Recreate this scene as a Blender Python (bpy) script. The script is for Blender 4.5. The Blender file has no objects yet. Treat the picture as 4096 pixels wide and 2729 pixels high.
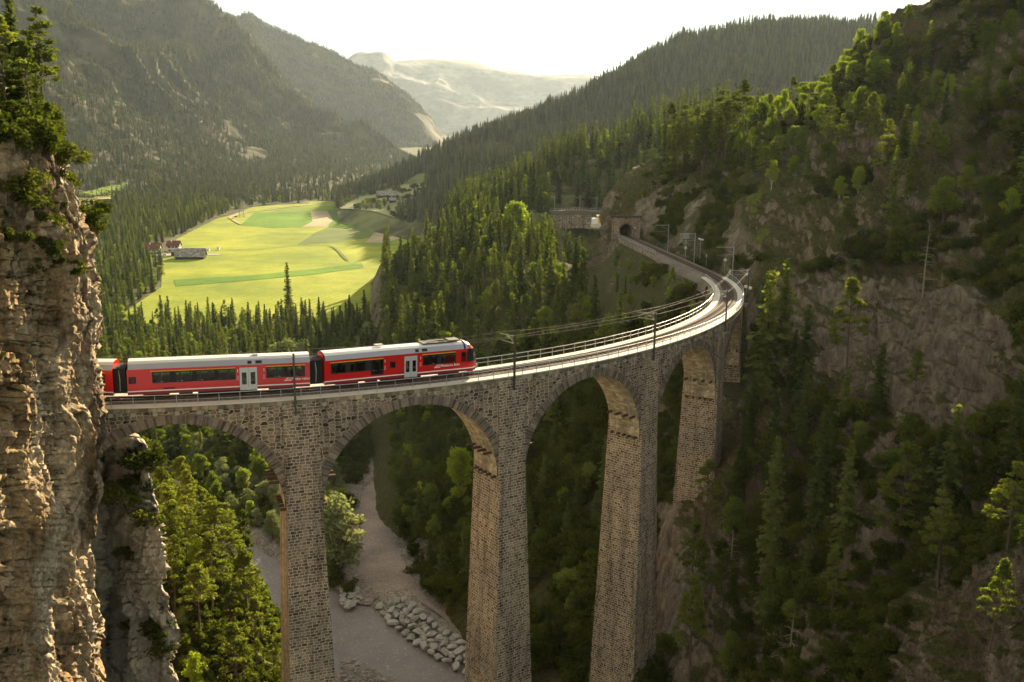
import bpy, math, random
import numpy as np
from mathutils import Vector, Matrix
R_ = math.radians
PI = math.pi
rng = np.random.default_rng(7)
random.seed(7)
scene = bpy.context.scene
C = bpy.data.collections.new("scene"); scene.collection.children.link(C)

# ------------------------------------------------------------------ camera
CAM_Z = 28.134; PITCH = 0.22425764; ROLL = -0.01038; FPX = 3829.86; PW, PH = 4096, 2729
cam_d = bpy.data.cameras.new("camera"); cam = bpy.data.objects.new("camera", cam_d); C.objects.link(cam)
cam_d.sensor_width = 36; cam_d.lens = FPX / PW * 36; cam_d.clip_end = 60000; cam_d.clip_start = 0.5
cam.matrix_world = Matrix.Translation((0, 0, CAM_Z)) @ Matrix.Rotation(PI/2 - PITCH, 4, 'X') @ Matrix.Rotation(-ROLL, 4, 'Z')
scene.camera = cam

# ------------------------------------------------------------------ light
SUN_AZ, SUN_EL = 20.5, 18.0
w = bpy.data.worlds.new("World"); scene.world = w; w.use_nodes = True
nt = w.node_tree; bg = nt.nodes["Background"]
sk = nt.nodes.new("ShaderNodeTexSky"); sk.sky_type = 'NISHITA'; sk.sun_disc = False
sk.sun_elevation = R_(SUN_EL); sk.sun_rotation = R_(SUN_AZ); sk.air_density = 1.0; sk.dust_density = 1.0; sk.ozone_density = 1.0
tint = nt.nodes.new("ShaderNodeMix"); tint.data_type = 'RGBA'; tint.blend_type = 'MULTIPLY'
tint.inputs[0].default_value = 1; tint.inputs[7].default_value = (1.0, 0.97, 0.80, 1)
cap = nt.nodes.new("ShaderNodeVectorMath"); cap.operation = 'MINIMUM'; cap.inputs[1].default_value = (2.7, 3.0, 2.6)     # cap added on sky brightness to even out the glare
veil = nt.nodes.new("ShaderNodeMix"); veil.data_type = 'RGBA'; veil.inputs[0].default_value = .62; veil.inputs[7].default_value = (1.98, 2.25, 1.95, 1)
_tc = nt.nodes.new("ShaderNodeTexCoord"); _sx = nt.nodes.new("ShaderNodeSeparateXYZ"); _rp = nt.nodes.new("ShaderNodeValToRGB"); nt.links.new(_tc.outputs['Generated'], _sx.inputs[0]); nt.links.new(_sx.outputs[2], _rp.inputs[0])
_rp.color_ramp.elements[0].position = .10; _rp.color_ramp.elements[0].color = (1.0, 1.0, 1.0, 1); _rp.color_ramp.elements[1].position = .30; _rp.color_ramp.elements[1].color = (1.0, 1.0, 1.0, 1)
_g = nt.nodes.new("ShaderNodeMix"); _g.data_type = 'RGBA'; _g.inputs[6].default_value = (1.80, 2.22, 2.00, 1); _g.inputs[7].default_value = (2.7, 2.45, 2.05, 1); _mr = nt.nodes.new("ShaderNodeMapRange"); _mr.inputs[1].default_value = .10; _mr.inputs[2].default_value = .32
nt.nodes.remove(_rp); nt.links.new(_sx.outputs[2], _mr.inputs[0]); nt.links.new(_mr.outputs[0], _g.inputs[0]); nt.links.new(_g.outputs[2], veil.inputs[7])
nt.links.new(sk.outputs[0], tint.inputs[6]); nt.links.new(tint.outputs[2], cap.inputs[0]); nt.links.new(cap.outputs[0], veil.inputs[6]); nt.links.new(veil.outputs[2], bg.inputs[0]); bg.inputs[1].default_value = 0.11
sd = bpy.data.lights.new("sun", 'SUN'); sd.energy = 5.0; sd.angle = R_(0.5); sd.color = (1.0, 0.82, 0.55)
sun = bpy.data.objects.new("sun", sd); C.objects.link(sun)
_a, _e = R_(SUN_AZ), R_(SUN_EL)
sun_dir = Vector((math.sin(_a)*math.cos(_e), math.cos(_a)*math.cos(_e), math.sin(_e)))
sun.rotation_euler = sun_dir.to_track_quat('Z', 'Y').to_euler(); sun.location = (60, 200, 150)
scene.view_settings.view_transform = 'Standard'; scene.view_settings.look = 'None'; scene.view_settings.gamma = 1
scene.view_settings.exposure = 1.78
scene.cycles.max_bounces = 6; scene.cycles.diffuse_bounces = 3; scene.cycles.transparent_max_bounces = 8
scene.cycles.volume_bounces = 0; scene.cycles.transmission_bounces = 4; scene.cycles.glossy_bounces = 3

# ------------------------------------------------------------------ pixel -> ray helpers (used only to read real places off the photograph)
def ray(u, v):
    u = np.asarray(u, float); v = np.asarray(v, float)
    X = u - PW/2; Y = v - PH/2; c, s = math.cos(ROLL), math.sin(ROLL)
    x = (X*c + Y*s)/FPX; yy = (-X*s + Y*c)/FPX; c, s = math.cos(PITCH), math.sin(PITCH)
    return np.stack([x, c - yy*s, -s - yy*c], -1)
def at_d(u, v, D):
    r = ray(u, v); k = np.asarray(D)/np.hypot(r[..., 0], r[..., 1]); return r*k[..., None] + np.array([0, 0, CAM_Z])
def at_z(u, v, z):
    r = ray(u, v); k = (z - CAM_Z)/r[..., 2]; return r*np.asarray(k)[..., None] + np.array([0, 0, CAM_Z])
def proj(P):
    P = np.asarray(P, float); x, y, z = P[..., 0], P[..., 1], P[..., 2] - CAM_Z
    c, s = math.cos(PITCH), math.sin(PITCH); d = y*c - z*s; uu = y*s + z*c; d = np.where(d < .1, .1, d)
    X = FPX*x/d; Y = -FPX*uu/d; c, s = math.cos(ROLL), math.sin(ROLL)
    return PW/2 + X*c - Y*s, PH/2 + X*s + Y*c, d
def inpoly(u, v, poly):
    u = np.asarray(u); v = np.asarray(v); r = np.zeros(u.shape, bool); n = len(poly)
    for i in range(n):
        x1, y1 = poly[i]; x2, y2 = poly[(i+1) % n]
        m = ((y1 > v) != (y2 > v)) & (u < (x2-x1)*(v-y1)/((y2-y1) or 1e-9) + x1); r ^= m
    return r

# ------------------------------------------------------------------ noise
def _h(i, j, k, s):
    n = (i*374761393 + j*668265263 + k*1274126177 + s*974634777) & 0xffffffff
    n = ((n ^ (n >> 13))*1103515245) & 0xffffffff; n = (n ^ (n >> 16)) & 0xffffffff
    return n/4294967295.0*2 - 1
def noise(P, seed=0):
    P = np.asarray(P, float); I = np.floor(P).astype(np.int64); F = P - I; F = F*F*F*(F*(F*6-15)+10); o = 0
    for a in (0, 1):
        for b in (0, 1):
            for c in (0, 1):
                wt = (F[..., 0] if a else 1-F[..., 0])*(F[..., 1] if b else 1-F[..., 1])*(F[..., 2] if c else 1-F[..., 2])
                o = o + wt*_h(I[..., 0]+a, I[..., 1]+b, I[..., 2]+c, seed)
    return o
def fbm(P, oct=4, seed=0, gain=.5):
    P = np.asarray(P, float); o = 0; a = 1
    for k in range(oct): o = o + a*noise(P*(2.03**k) + k*17.3, seed+k); a *= gain
    return o
def ridged(P, oct=4, seed=0, gain=.5):
    P = np.asarray(P, float); o = 0; a = 1
    for k in range(oct): o = o + a*(.55-2*np.abs(noise(P*(2.03**k) + k*11.1, seed+k))); a *= gain
    return o
def pchip(x, y, t):
    x = np.asarray(x, float); y = np.asarray(y, float); h = np.diff(x); d = np.diff(y, axis=0)/h.reshape((-1,)+(1,)*(y.ndim-1))
    m = np.zeros_like(y); m[0] = d[0]; m[-1] = d[-1]
    if len(x) > 2:
        s = d[:-1]*d[1:]; m[1:-1] = np.where(s > 0, 2*s/np.where(np.abs(d[:-1]+d[1:]) < 1e-12, 1, d[:-1]+d[1:]), 0)
    i = np.clip(np.searchsorted(x, t, side='right')-1, 0, len(x)-2); f = (t - x[i])/h[i]
    sh = (-1,)+(1,)*(y.ndim-1); f = f.reshape(sh); hh = h[i].reshape(sh)
    return (2*f**3-3*f**2+1)*y[i] + (f**3-2*f**2+f)*hh*m[i] + (-2*f**3+3*f**2)*y[i+1] + (f**3-f**2)*hh*m[i+1]

# ------------------------------------------------------------------ mesh + object helpers
def tag(o, label=None, cat=None, group=None, kind=None):
    if label: o['label'] = label
    if cat: o['category'] = cat
    if group: o['group'] = group
    if kind: o['kind'] = kind
    return o
def link(o, parent=None):
    C.objects.link(o)
    if parent is not None: o.parent = parent
    return o
def empty(name, loc=(0, 0, 0), rz=0, **k):
    o = bpy.data.objects.new(name, None); o.location = loc; o.rotation_euler = (0, 0, rz); o.empty_display_size = .3; link(o); return tag(o, **k)
class MB:
    def __init__(s): s.v = []; s.f = []; s.uv = []; s.mi = []
    def quad(s, pts, uv=None, mi=0):
        b = len(s.v); s.v += [tuple(p) for p in pts]; s.f.append(tuple(range(b, b+len(pts)))); s.uv += (uv or [(0, 0)]*len(pts)); s.mi.append(mi)
    def grid(s, P, UV=None, mi=0, flip=False):
        P = np.asarray(P); n, m = P.shape[:2]; b = len(s.v); s.v += [tuple(p) for p in P.reshape(-1, 3)]
        for i in range(n-1):
            for j in range(m-1):
                q = [i*m+j, i*m+j+1, (i+1)*m+j+1, (i+1)*m+j]
                if flip: q = q[::-1]
                s.f.append(tuple(b+x for x in q)); s.mi.append(mi)
                s.uv += [tuple(UV[x//m][x % m]) for x in q] if UV is not None else [(0, 0)]*4
    def box(s, c, size, M=None, mi=0, taper=1.0, bev=0):
        hx, hy, hz = [a/2 for a in size]; pts = []
        for z in (-hz, hz):
            t = taper if z > 0 else 1
            for x, y in ((-hx, -hy), (hx, -hy), (hx, hy), (-hx, hy)): pts.append(Vector((x*t, y*t, z)))
        M = M if M is not None else Matrix.Identity(4); c = Vector(c); pts = [M @ (p + c) for p in pts]; b = len(s.v); s.v += [tuple(p) for p in pts]
        for f in ((0, 3, 2, 1), (4, 5, 6, 7), (0, 1, 5, 4), (1, 2, 6, 5), (2, 3, 7, 6), (3, 0, 4, 7)):
            s.f.append(tuple(b+i for i in f)); s.uv += [(0, 0)]*4; s.mi.append(mi)
    def tube(s, pts, r, n=6, mi=0, cap=True):
        pts = [Vector(p) for p in pts]; rr = r if hasattr(r, '__len__') else [r]*len(pts); b = len(s.v)
        for i, p in enumerate(pts):
            t = (pts[min(i+1, len(pts)-1)] - pts[max(i-1, 0)]).normalized(); a = Vector((0, 0, 1)) if abs(t.z) < .9 else Vector((1, 0, 0))
            x = t.cross(a).normalized(); y = t.cross(x)
            for k in range(n): th = 2*PI*k/n; s.v.append(tuple(p + (x*math.cos(th) + y*math.sin(th))*rr[i]))
        for i in range(len(pts)-1):
            for k in range(n):
                a0 = b+i*n+k; a1 = b+i*n+(k+1) % n; s.f.append((a0, a0+n, a1+n, a1)); s.uv += [(0, 0)]*4; s.mi.append(mi)
        if cap:
            s.f.append(tuple(b+k for k in range(n))); s.uv += [(0, 0)]*n; s.mi.append(mi)
            e = b+(len(pts)-1)*n; s.f.append(tuple(e+k for k in range(n-1, -1, -1))); s.uv += [(0, 0)]*n; s.mi.append(mi)
    def mesh(s, name, mats, smooth=False):
        me = bpy.data.meshes.new(name); me.from_pydata(s.v, [], s.f)
        for m in (mats if isinstance(mats, (list, tuple)) else [mats]): me.materials.append(m)
        uv = me.uv_layers.new(name="UVMap"); uv.data.foreach_set("uv", np.array(s.uv, float).ravel())
        me.polygons.foreach_set("material_index", s.mi)
        if smooth: me.polygons.foreach_set("use_smooth", [True]*len(s.f))
        me.update(); return me
    def obj(s, name, mats, parent=None, smooth=False, **k):
        o = bpy.data.objects.new(name, s.mesh(name, mats, smooth)); link(o, parent); return tag(o, **k)
def np_mesh(name, V, F, mats, smooth=False, mi=None):
    V = np.asarray(V, np.float32); F = np.asarray(F, np.int32); me = bpy.data.meshes.new(name); k = F.shape[1]
    me.vertices.add(len(V)); me.vertices.foreach_set("co", V.ravel()); me.loops.add(F.size); me.loops.foreach_set("vertex_index", F.ravel())
    me.polygons.add(len(F)); me.polygons.foreach_set("loop_start", np.arange(0, F.size, k, dtype=np.int32)); me.polygons.foreach_set("loop_total", np.full(len(F), k, np.int32))
    for m in (mats if isinstance(mats, (list, tuple)) else [mats]): me.materials.append(m)
    if mi is not None: me.polygons.foreach_set("material_index", np.asarray(mi, np.int32))
    if smooth: me.polygons.foreach_set("use_smooth", np.ones(len(F), bool))
    me.update(); me.validate(); return me
def gridF(n, m):
    i, j = np.meshgrid(np.arange(n-1), np.arange(m-1), indexing='ij'); a = (i*m+j).ravel(); return np.stack([a, a+1, a+m+1, a+m], 1)

# ------------------------------------------------------------------ materials
class NT:
    def __init__(s, name):
        s.m = bpy.data.materials.new(name); s.m.use_nodes = True; s.t = s.m.node_tree; s.b = s.t.nodes["Principled BSDF"]; s.out = s.t.nodes["Material Output"]
    def n(s, ty, **k):
        x = s.t.nodes.new(ty)
        for a, b in k.items():
            if a.startswith('_'): setattr(x, a[1:], b)
            else:
                i = x.inputs[int(a[1:])] if a[0] == 'i' and a[1:].isdigit() else x.inputs[a]
                if isinstance(b, bpy.types.NodeSocket): s.t.links.new(b, i)
                else: i.default_value = b
        return x
    def coord(s, kind='Object', scale=(1, 1, 1), rot=(0, 0, 0)):
        tc = s.n("ShaderNodeTexCoord"); mp = s.n("ShaderNodeMapping", i0=tc.outputs[kind]); mp.inputs['Scale'].default_value = scale; mp.inputs['Rotation'].default_value = rot; return mp.outputs[0]
    def noise(s, vec, scale, detail=4, rough=.55, dist=0):
        x = s.n("ShaderNodeTexNoise", i0=vec); x.inputs['Scale'].default_value = scale; x.inputs['Detail'].default_value = detail; x.inputs['Roughness'].default_value = rough; x.inputs['Distortion'].default_value = dist; return x.outputs[0]
    def ramp(s, fac, stops, interp='LINEAR'):
        r = s.n("ShaderNodeValToRGB", i0=fac); cr = r.color_ramp; cr.interpolation = interp
        while len(cr.elements) < len(stops): cr.elements.new(.5)
        for e, (p, c) in zip(cr.elements, stops): e.position = p; e.color = (*c, 1) if len(c) == 3 else c
        return r.outputs[0]
    def mix(s, f, a, b, mode='MIX'):
        x = s.n("ShaderNodeMix", _data_type='RGBA', _blend_type=mode)
        for i, val in ((0, f), (6, a), (7, b)):
            if isinstance(val, bpy.types.NodeSocket): s.t.links.new(val, x.inputs[i])
            else: x.inputs[i].default_value = val if i == 0 else ((*val, 1) if len(val) == 3 else val)
        return x.outputs[2]
    def math(s, op, a, b=0, c=0):
        x = s.n("ShaderNodeMath", _operation=op)
        for i, val in enumerate((a, b, c)):
            if isinstance(val, bpy.types.NodeSocket): s.t.links.new(val, x.inputs[i])
            else: x.inputs[i].default_value = val
        return x.outputs[0]
    def bump(s, h, strength=.5, dist=.1):
        x = s.n("ShaderNodeBump"); x.inputs['Strength'].default_value = strength; x.inputs['Distance'].default_value = dist; s.t.links.new(h, x.inputs['Height']); s.t.links.new(x.outputs[0], s.b.inputs['Normal'])
    def set(s, col=None, rough=.8, metal=0, spec=.3, **k):
        for key, val in (('Base Color', col), ('Roughness', rough), ('Metallic', metal), ('Specular IOR Level', spec)):
            if val is None: continue
            if isinstance(val, bpy.types.NodeSocket): s.t.links.new(val, s.b.inputs[key])
            else: s.b.inputs[key].default_value = (*val, 1) if key == 'Base Color' else val
        return s.m
def plain(name, col, rough=.6, metal=0, spec=.4, var=.12, sc=3.0):
    m = NT(name); v = m.coord(); nz = m.noise(v, sc, 5); c = m.mix(nz, tuple(x*(1-var) for x in col), tuple(min(1, x*(1+var)) for x in col)); return m.set(c, rough, metal, spec)

def m_masonry(name, light, dark1, dark2, sw=.62, sh=.36, wob=.14, mort=.035, kind='UV'):
    m = NT(name); uv = m.coord(kind)
    n1 = m.n("ShaderNodeTexNoise", i0=uv); n1.inputs['Scale'].default_value = 1.1; n1.inputs['Detail'].default_value = 3
    off = m.n("ShaderNodeVectorMath", _operation='MULTIPLY_ADD', i0=n1.outputs[1], i1=(wob*2, wob*2, 0), i2=uv)
    br = m.n("ShaderNodeTexBrick", i0=off.outputs[0]); br.inputs['Scale'].default_value = 1; br.inputs['Mortar Size'].default_value = mort
    br.inputs['Mortar Smooth'].default_value = .35; br.inputs['Brick Width'].default_value = sw; br.inputs['Row Height'].default_value = sh; br.inputs['Bias'].default_value = 0
    br.offset_frequency = 2; br.offset = .43; br.squash = .72; br.squash_frequency = 3
    br.inputs['Color1'].default_value = (0, 0, 0, 1); br.inputs['Color2'].default_value = (1, 1, 1, 1); br.inputs['Mortar'].default_value = (.5, .5, .5, 1)
    vo = m.n("ShaderNodeTexVoronoi", i0=m.n("ShaderNodeMapping", i0=off.outputs[0]).outputs[0]); vo.inputs['Scale'].default_value = 1.6
    cell = m.mix(.5, br.outputs[0], m.mix(0.35, vo.outputs[1], (.5, .5, .5)), 'MIX')
    bw = m.n("ShaderNodeRGBToBW", i0=cell).outputs[0]
    st = m.ramp(bw, [(.2, dark1), (.5, dark2), (.8, tuple(min(1, x*1.7) for x in dark2))])
    st = m.mix(m.noise(uv, 7, 5), m.mix(0.0, st, st), tuple(x*.8 for x in dark2), 'MIX') if False else st
    big = m.ramp(m.noise(uv, .13, 5, .6), [(.3, (.72, .72, .74)), (.7, (1.22, 1.16, 1.05))])
    fine = m.ramp(m.noise(uv, 5.0, 4, .7), [(.25, (.7, .7, .7)), (.75, (1.3, 1.3, 1.3))])
    mo = m.mix(m.noise(uv, .6, 6, .7), tuple(x*.55 for x in light), tuple(min(1, x*1.25) for x in light)); col = m.mix(br.outputs[1], st, mo); col = m.mix(1.0, col, big, 'MULTIPLY'); col = m.mix(1.0, col, fine, 'MULTIPLY')
    stv = m.n('ShaderNodeMapping', i0=uv); stv.inputs['Scale'].default_value = (.9, .07, 1); col = m.mix(1.0, col, m.ramp(m.noise(stv.outputs[0], 1.0, 7, .65, .4), [(.34, (.55, .53, .5)), (.5, (1, 1, 1)), (.7, (1.18, 1.12, 1.0))]), 'MULTIPLY')
    hgt = m.math('SUBTRACT', m.math('MULTIPLY', m.noise(uv, 4, 4), .4), br.outputs[1]); m.bump(hgt, .8, .07)
    return m.set(col, .95, 0, .15)
def m_rubble(name, light, dark1, dark2):
    m = NT(name); uv = m.coord('UV'); w1 = m.n("ShaderNodeTexNoise", i0=uv); w1.inputs['Scale'].default_value = 2.2; w1.inputs['Detail'].default_value = 3
    off = m.n("ShaderNodeVectorMath", _operation='MULTIPLY_ADD', i0=w1.outputs[1], i1=(.16, .12, 0), i2=uv); mp = m.n("ShaderNodeMapping", i0=off.outputs[0]); mp.inputs['Scale'].default_value = (1.65, 2.6, 1)
    v1 = m.n("ShaderNodeTexVoronoi", i0=mp.outputs[0], _feature='DISTANCE_TO_EDGE', _voronoi_dimensions='2D'); v2 = m.n("ShaderNodeTexVoronoi", i0=mp.outputs[0], _voronoi_dimensions='2D')
    for v in (v1, v2): v.inputs['Scale'].default_value = 1.0; v.inputs['Randomness'].default_value = .62
    mort = m.ramp(v1.outputs[0], [(.035, (1, 1, 1)), (.10, (0, 0, 0))]); cell = m.n("ShaderNodeRGBToBW", i0=v2.outputs[1]).outputs[0]
    st = m.ramp(cell, [(.15, dark1), (.45, dark2), (.85, tuple(x*1.75 for x in dark2))]); mo = m.mix(m.noise(uv, .6, 6, .7), tuple(x*.5 for x in light), tuple(min(1, x*1.2) for x in light)); col = m.mix(mort, st, mo)
    for sc, lo, hi in ((.11, (.66, .66, .68), (1.3, 1.22, 1.08)), (4.5, (.7, .7, .7), (1.3, 1.3, 1.3))): col = m.mix(1.0, col, m.ramp(m.noise(uv, sc, 5, .65), [(.3, lo), (.7, hi)]), 'MULTIPLY')
    stv = m.n('ShaderNodeMapping', i0=uv); stv.inputs['Scale'].default_value = (.9, .07, 1); col = m.mix(1.0, col, m.ramp(m.noise(stv.outputs[0], 1.0, 7, .65, .4), [(.34, (.58, .57, .55)), (.5, (1, 1, 1)), (.7, (1.2, 1.14, 1.0))]), 'MULTIPLY')
    moss = m.ramp(m.noise(uv, .35, 8, .75), [(.60, (0, 0, 0)), (.72, (.55, .55, .55))]); col = m.mix(moss, col, (.09, .085, .04)); m.bump(v1.outputs[0], .8, .08); return m.set(col, .95, 0, .15)
M = {}
M['masonry'] = m_rubble('rubble_masonry', (.56, .46, .35), (.05, .038, .032), (.18, .14, .108))
M['masonry_old'] = m_masonry('rubble_masonry', (.62, .51, .39), (.06, .046, .038), (.19, .148, .115), .66, .36, .3, .05)
M['pier_stone'] = m_masonry('coursed_masonry', (.58, .48, .36), (.07, .054, .044), (.20, .158, .122), .62, .34, .18, .045)
M['voussoir'] = m_masonry('voussoir_stone', (.32, .27, .2), (.085, .068, .058), (.165, .132, .11), .52, .95, .05, .035)
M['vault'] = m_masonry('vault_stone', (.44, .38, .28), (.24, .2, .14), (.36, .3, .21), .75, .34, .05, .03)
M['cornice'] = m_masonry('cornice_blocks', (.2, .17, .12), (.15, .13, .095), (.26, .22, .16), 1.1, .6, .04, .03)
M['capstone'] = plain('parapet_stone', (.36, .32, .24), .9, 0, .2, .3, 1.2)
M['concrete'] = plain('walkway_concrete', (.60, .54, .44), .9, 0, .2, .12, .8)
M['steel'] = plain('galvanised_steel', (.42, .41, .38), .45, .7, .5, .15, 2)
M['darksteel'] = plain('weathered_steel', (.10, .085, .065), .6, .4, .4, .25, 2)
M['rail'] = plain('polished_rail', (.45, .42, .4), .22, .95, .5, .08, 3)
M['rust'] = plain('rusty_rail_web', (.10, .055, .035), .9, .1, .2, .3, 4)
M['wood'] = plain('sleeper_wood', (.12, .085, .06), .95, 0, .15, .3, 3)
M['fencewood'] = plain('fence_wood', (.2, .16, .11), .95, 0, .15, .3, 3)
M['wire'] = plain('copper_wire', (.22, .18, .14), .7, .2, .5, .1, 2)

def m_gravel(name, a, b, sc=6.0, patch=None):
    m = NT(name); v = m.coord(); vo = m.n("ShaderNodeTexVoronoi", i0=v); vo.inputs['Scale'].default_value = sc
    c = m.mix(m.n("ShaderNodeRGBToBW", i0=vo.outputs[1]).outputs[0], a, b); nz = m.noise(v, .12, 6, .6)
    c = m.mix(1.0, c, m.ramp(nz, [(.35, (.7, .7, .7)), (.65, (1.2, 1.15, 1.1))]), 'MULTIPLY')
    if patch: c = m.mix(m.ramp(m.noise(v, .25, 6, .65), [(.52, (0, 0, 0)), (.6, (1, 1, 1))]), c, patch)
    m.bump(vo.outputs[0], .7, .12); return m.set(c, .95, 0, .1)
M['ballast'] = m_gravel('track_ballast', (.09, .07, .055), (.28, .235, .19), 7)
M['path'] = m_gravel('gravel_path', (.20, .155, .125), (.33, .265, .215), 4)
M['gravelbank'] = m_gravel('pebble_bank', (.11, .085, .065), (.36, .30, .24), 2.6)

def m_floor(name='forest_floor'):
    m = NT(name); v = m.coord(); a = m.noise(v, .08, 8, .65); b = m.noise(v, .9, 6, .7)
    c = m.mix(m.ramp(a, [(.42, (0, 0, 0)), (.56, (1, 1, 1))]), (.045, .05, .018), (.13, .12, .05)); c = m.mix(1.0, c, m.ramp(b, [(.2, (.5, .5, .5)), (.8, (1.5, 1.5, 1.4))]), 'MULTIPLY')
    at = m.n('ShaderNodeAttribute', _attribute_name='gravel'); vo = m.n('ShaderNodeTexVoronoi', i0=v); vo.inputs['Scale'].default_value = 2.6; gc = m.mix(m.n('ShaderNodeRGBToBW', i0=vo.outputs[1]).outputs[0], (.11, .085, .065), (.36, .30, .24)); gc = m.mix(1.0, gc, m.ramp(m.noise(v, .3, 6, .7), [(.3, (.55, .55, .55)), (.7, (1.2, 1.2, 1.2))]), 'MULTIPLY')
    c = m.mix(m.ramp(m.math('ADD', at.outputs['Fac'], m.math('MULTIPLY', m.math('SUBTRACT', m.noise(v, .45, 7, .75), .5), 1.3)), [(.42, (0, 0, 0)), (.58, (1, 1, 1))]), c, gc); m.bump(b, .8, .6); return m.set(c, .97, 0, .1)
M['floor'] = m_floor()
def m_slope(name, veg, dirt, rock, thr=.5, scale=1.0, steep=(.35, .62)):
    """rock where steep, earth and moss elsewhere"""
    m = NT(name); v = m.coord(); geo = m.n("ShaderNodeNewGeometry"); z = m.n("ShaderNodeSeparateXYZ", i0=geo.outputs['Normal']).outputs[2]
    n1 = m.noise(v, .07*scale, 8, .65, .6); n2 = m.noise(v, .8*scale, 8, .7); v2 = m.coord('Object', (1, 1, .35)); n3 = m.noise(v2, .75*scale, 10, .78, .25); n5 = m.noise(v, 3.2*scale, 8, .8)
    vg = m.mix(m.ramp(n2, [(.3, (0, 0, 0)), (.7, (1, 1, 1))]), tuple(x*.5 for x in veg), tuple(x*1.5 for x in veg))
    rk = m.mix(m.ramp(n3, [(.35, (0, 0, 0)), (.65, (1, 1, 1))]), tuple(x*.38 for x in rock), tuple(min(1, x*1.35) for x in rock))
    rk = m.mix(m.ramp(m.noise(v, .05*scale, 5, .6), [(.45, (0, 0, 0)), (.6, (1, 1, 1))]), rk, m.mix(n3, tuple(x*.45 for x in dirt), tuple(x*1.4 for x in dirt)))
    at = m.n("ShaderNodeAttribute", _attribute_name='bare'); gr = m.n("ShaderNodeAttribute", _attribute_name='lush')
    rk = m.mix(1.0, rk, m.ramp(n5, [(.36, (.35, .35, .35)), (.5, (1, 1, 1)), (.66, (1.5, 1.45, 1.35))]), 'MULTIPLY'); vg = m.mix(1.0, vg, m.ramp(n5, [(.34, (.45, .45, .45)), (.62, (1.35, 1.35, 1.3))]), 'MULTIPLY')
    f = m.math('ADD', z, m.math('MULTIPLY', m.math('SUBTRACT', n1, .5), .9)); f = m.math('SUBTRACT', f, m.math('MULTIPLY', at.outputs['Fac'], .35)); f = m.math('ADD', f, m.math('MULTIPLY', gr.outputs['Fac'], .5)); vg = m.mix(m.math('MULTIPLY', gr.outputs['Fac'], m.ramp(m.noise(v, .35, 6, .75), [(.42, (.15, .15, .15)), (.6, (1, 1, 1))])), vg, m.mix(n2, (.07, .085, .015), (.26, .27, .04))); rk = m.mix(m.math('MULTIPLY', at.outputs['Fac'], .75), rk, m.mix(m.ramp(n3, [(.35, (0, 0, 0)), (.65, (1, 1, 1))]), (.06, .045, .032), (.36, .285, .20))); f = m.math('ADD', f, m.math('MULTIPLY', m.math('SUBTRACT', n2, .5), .5))
    c = m.mix(m.ramp(f, [(steep[0], (0, 0, 0)), (steep[1], (1, 1, 1))]), rk, vg)
    h = m.math('ADD', n3, m.math('MULTIPLY', n5, .6)); m.bump(h, 1.0, .6/scale); return m.set(c, .95, 0, .12)
M['slope'] = m_slope('mountainside_ground', (.075, .07, .022), (.12, .08, .045), (.25, .19, .13), steep=(.30, .58))
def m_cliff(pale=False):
    m = NT('limestone_lit_tone' if pale else 'limestone_cliff'); v = m.coord('Object', (1, 1, .3)); vv = m.coord(); n1 = m.noise(v, .22, 9, .68, .8); n2 = m.noise(vv, 1.6, 9, .75, .4); n3 = m.noise(v, .06, 5, .6, .5)
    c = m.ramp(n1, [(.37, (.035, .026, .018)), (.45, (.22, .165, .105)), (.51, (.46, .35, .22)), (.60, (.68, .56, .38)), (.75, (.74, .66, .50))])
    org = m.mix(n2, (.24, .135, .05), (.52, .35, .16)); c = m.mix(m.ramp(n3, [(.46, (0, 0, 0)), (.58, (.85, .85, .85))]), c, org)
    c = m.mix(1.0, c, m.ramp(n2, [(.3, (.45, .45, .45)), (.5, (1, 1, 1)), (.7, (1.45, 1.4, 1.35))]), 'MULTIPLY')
    if pale: c = m.mix(.6, c, m.mix(n2, (.5, .43, .32), (.82, .76, .62)))  # lighter copy of the cliff rock: sunlight on the buttress put into its colour
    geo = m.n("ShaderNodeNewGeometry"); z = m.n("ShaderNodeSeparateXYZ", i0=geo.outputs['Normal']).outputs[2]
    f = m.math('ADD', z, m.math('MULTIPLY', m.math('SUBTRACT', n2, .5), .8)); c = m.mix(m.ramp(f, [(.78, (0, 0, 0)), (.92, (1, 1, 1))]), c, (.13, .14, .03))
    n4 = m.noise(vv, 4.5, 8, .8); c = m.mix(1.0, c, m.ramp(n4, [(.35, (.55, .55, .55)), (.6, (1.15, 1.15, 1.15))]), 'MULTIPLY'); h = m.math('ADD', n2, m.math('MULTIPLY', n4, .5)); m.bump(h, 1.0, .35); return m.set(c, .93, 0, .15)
M['cliff'] = m_cliff(); M['litcliff'] = m_cliff(True)
def m_grass(name, a, b, sc=.05, stripe=None):
    m = NT(name); v = m.coord(); n1 = m.noise(v, sc, 8, .7); n2 = m.noise(v, .9, 6, .75); n3 = m.noise(v, .011, 5, .6); c = m.mix(m.ramp(n1, [(.35, (0, 0, 0)), (.65, (1, 1, 1))]), a, b)
    if stripe:
        wv = m.n("ShaderNodeTexWave", i0=m.coord('Object', (1, 1, 1), (0, 0, stripe[0]))); wv.inputs['Scale'].default_value = stripe[1]; wv.inputs['Distortion'].default_value = 2.5; wv.inputs['Detail'].default_value = 4
        c = m.mix(m.math('MULTIPLY', wv.outputs[1], stripe[2]), c, tuple(x*1.35 for x in b))
    c = m.mix(1.0, c, m.ramp(n3, [(.35, (.72, .78, .8)), (.65, (1.2, 1.12, 1.1))]), 'MULTIPLY'); c = m.mix(1.0, c, m.ramp(n2, [(.3, (.62, .65, .6)), (.7, (1.3, 1.25, 1.3))]), 'MULTIPLY'); m.bump(n2, .7, .4); return m.set(c, .9, 0, .1)
M['meadow'] = m_grass('meadow_grass', (.11, .18, .012), (.21, .27, .022))
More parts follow.
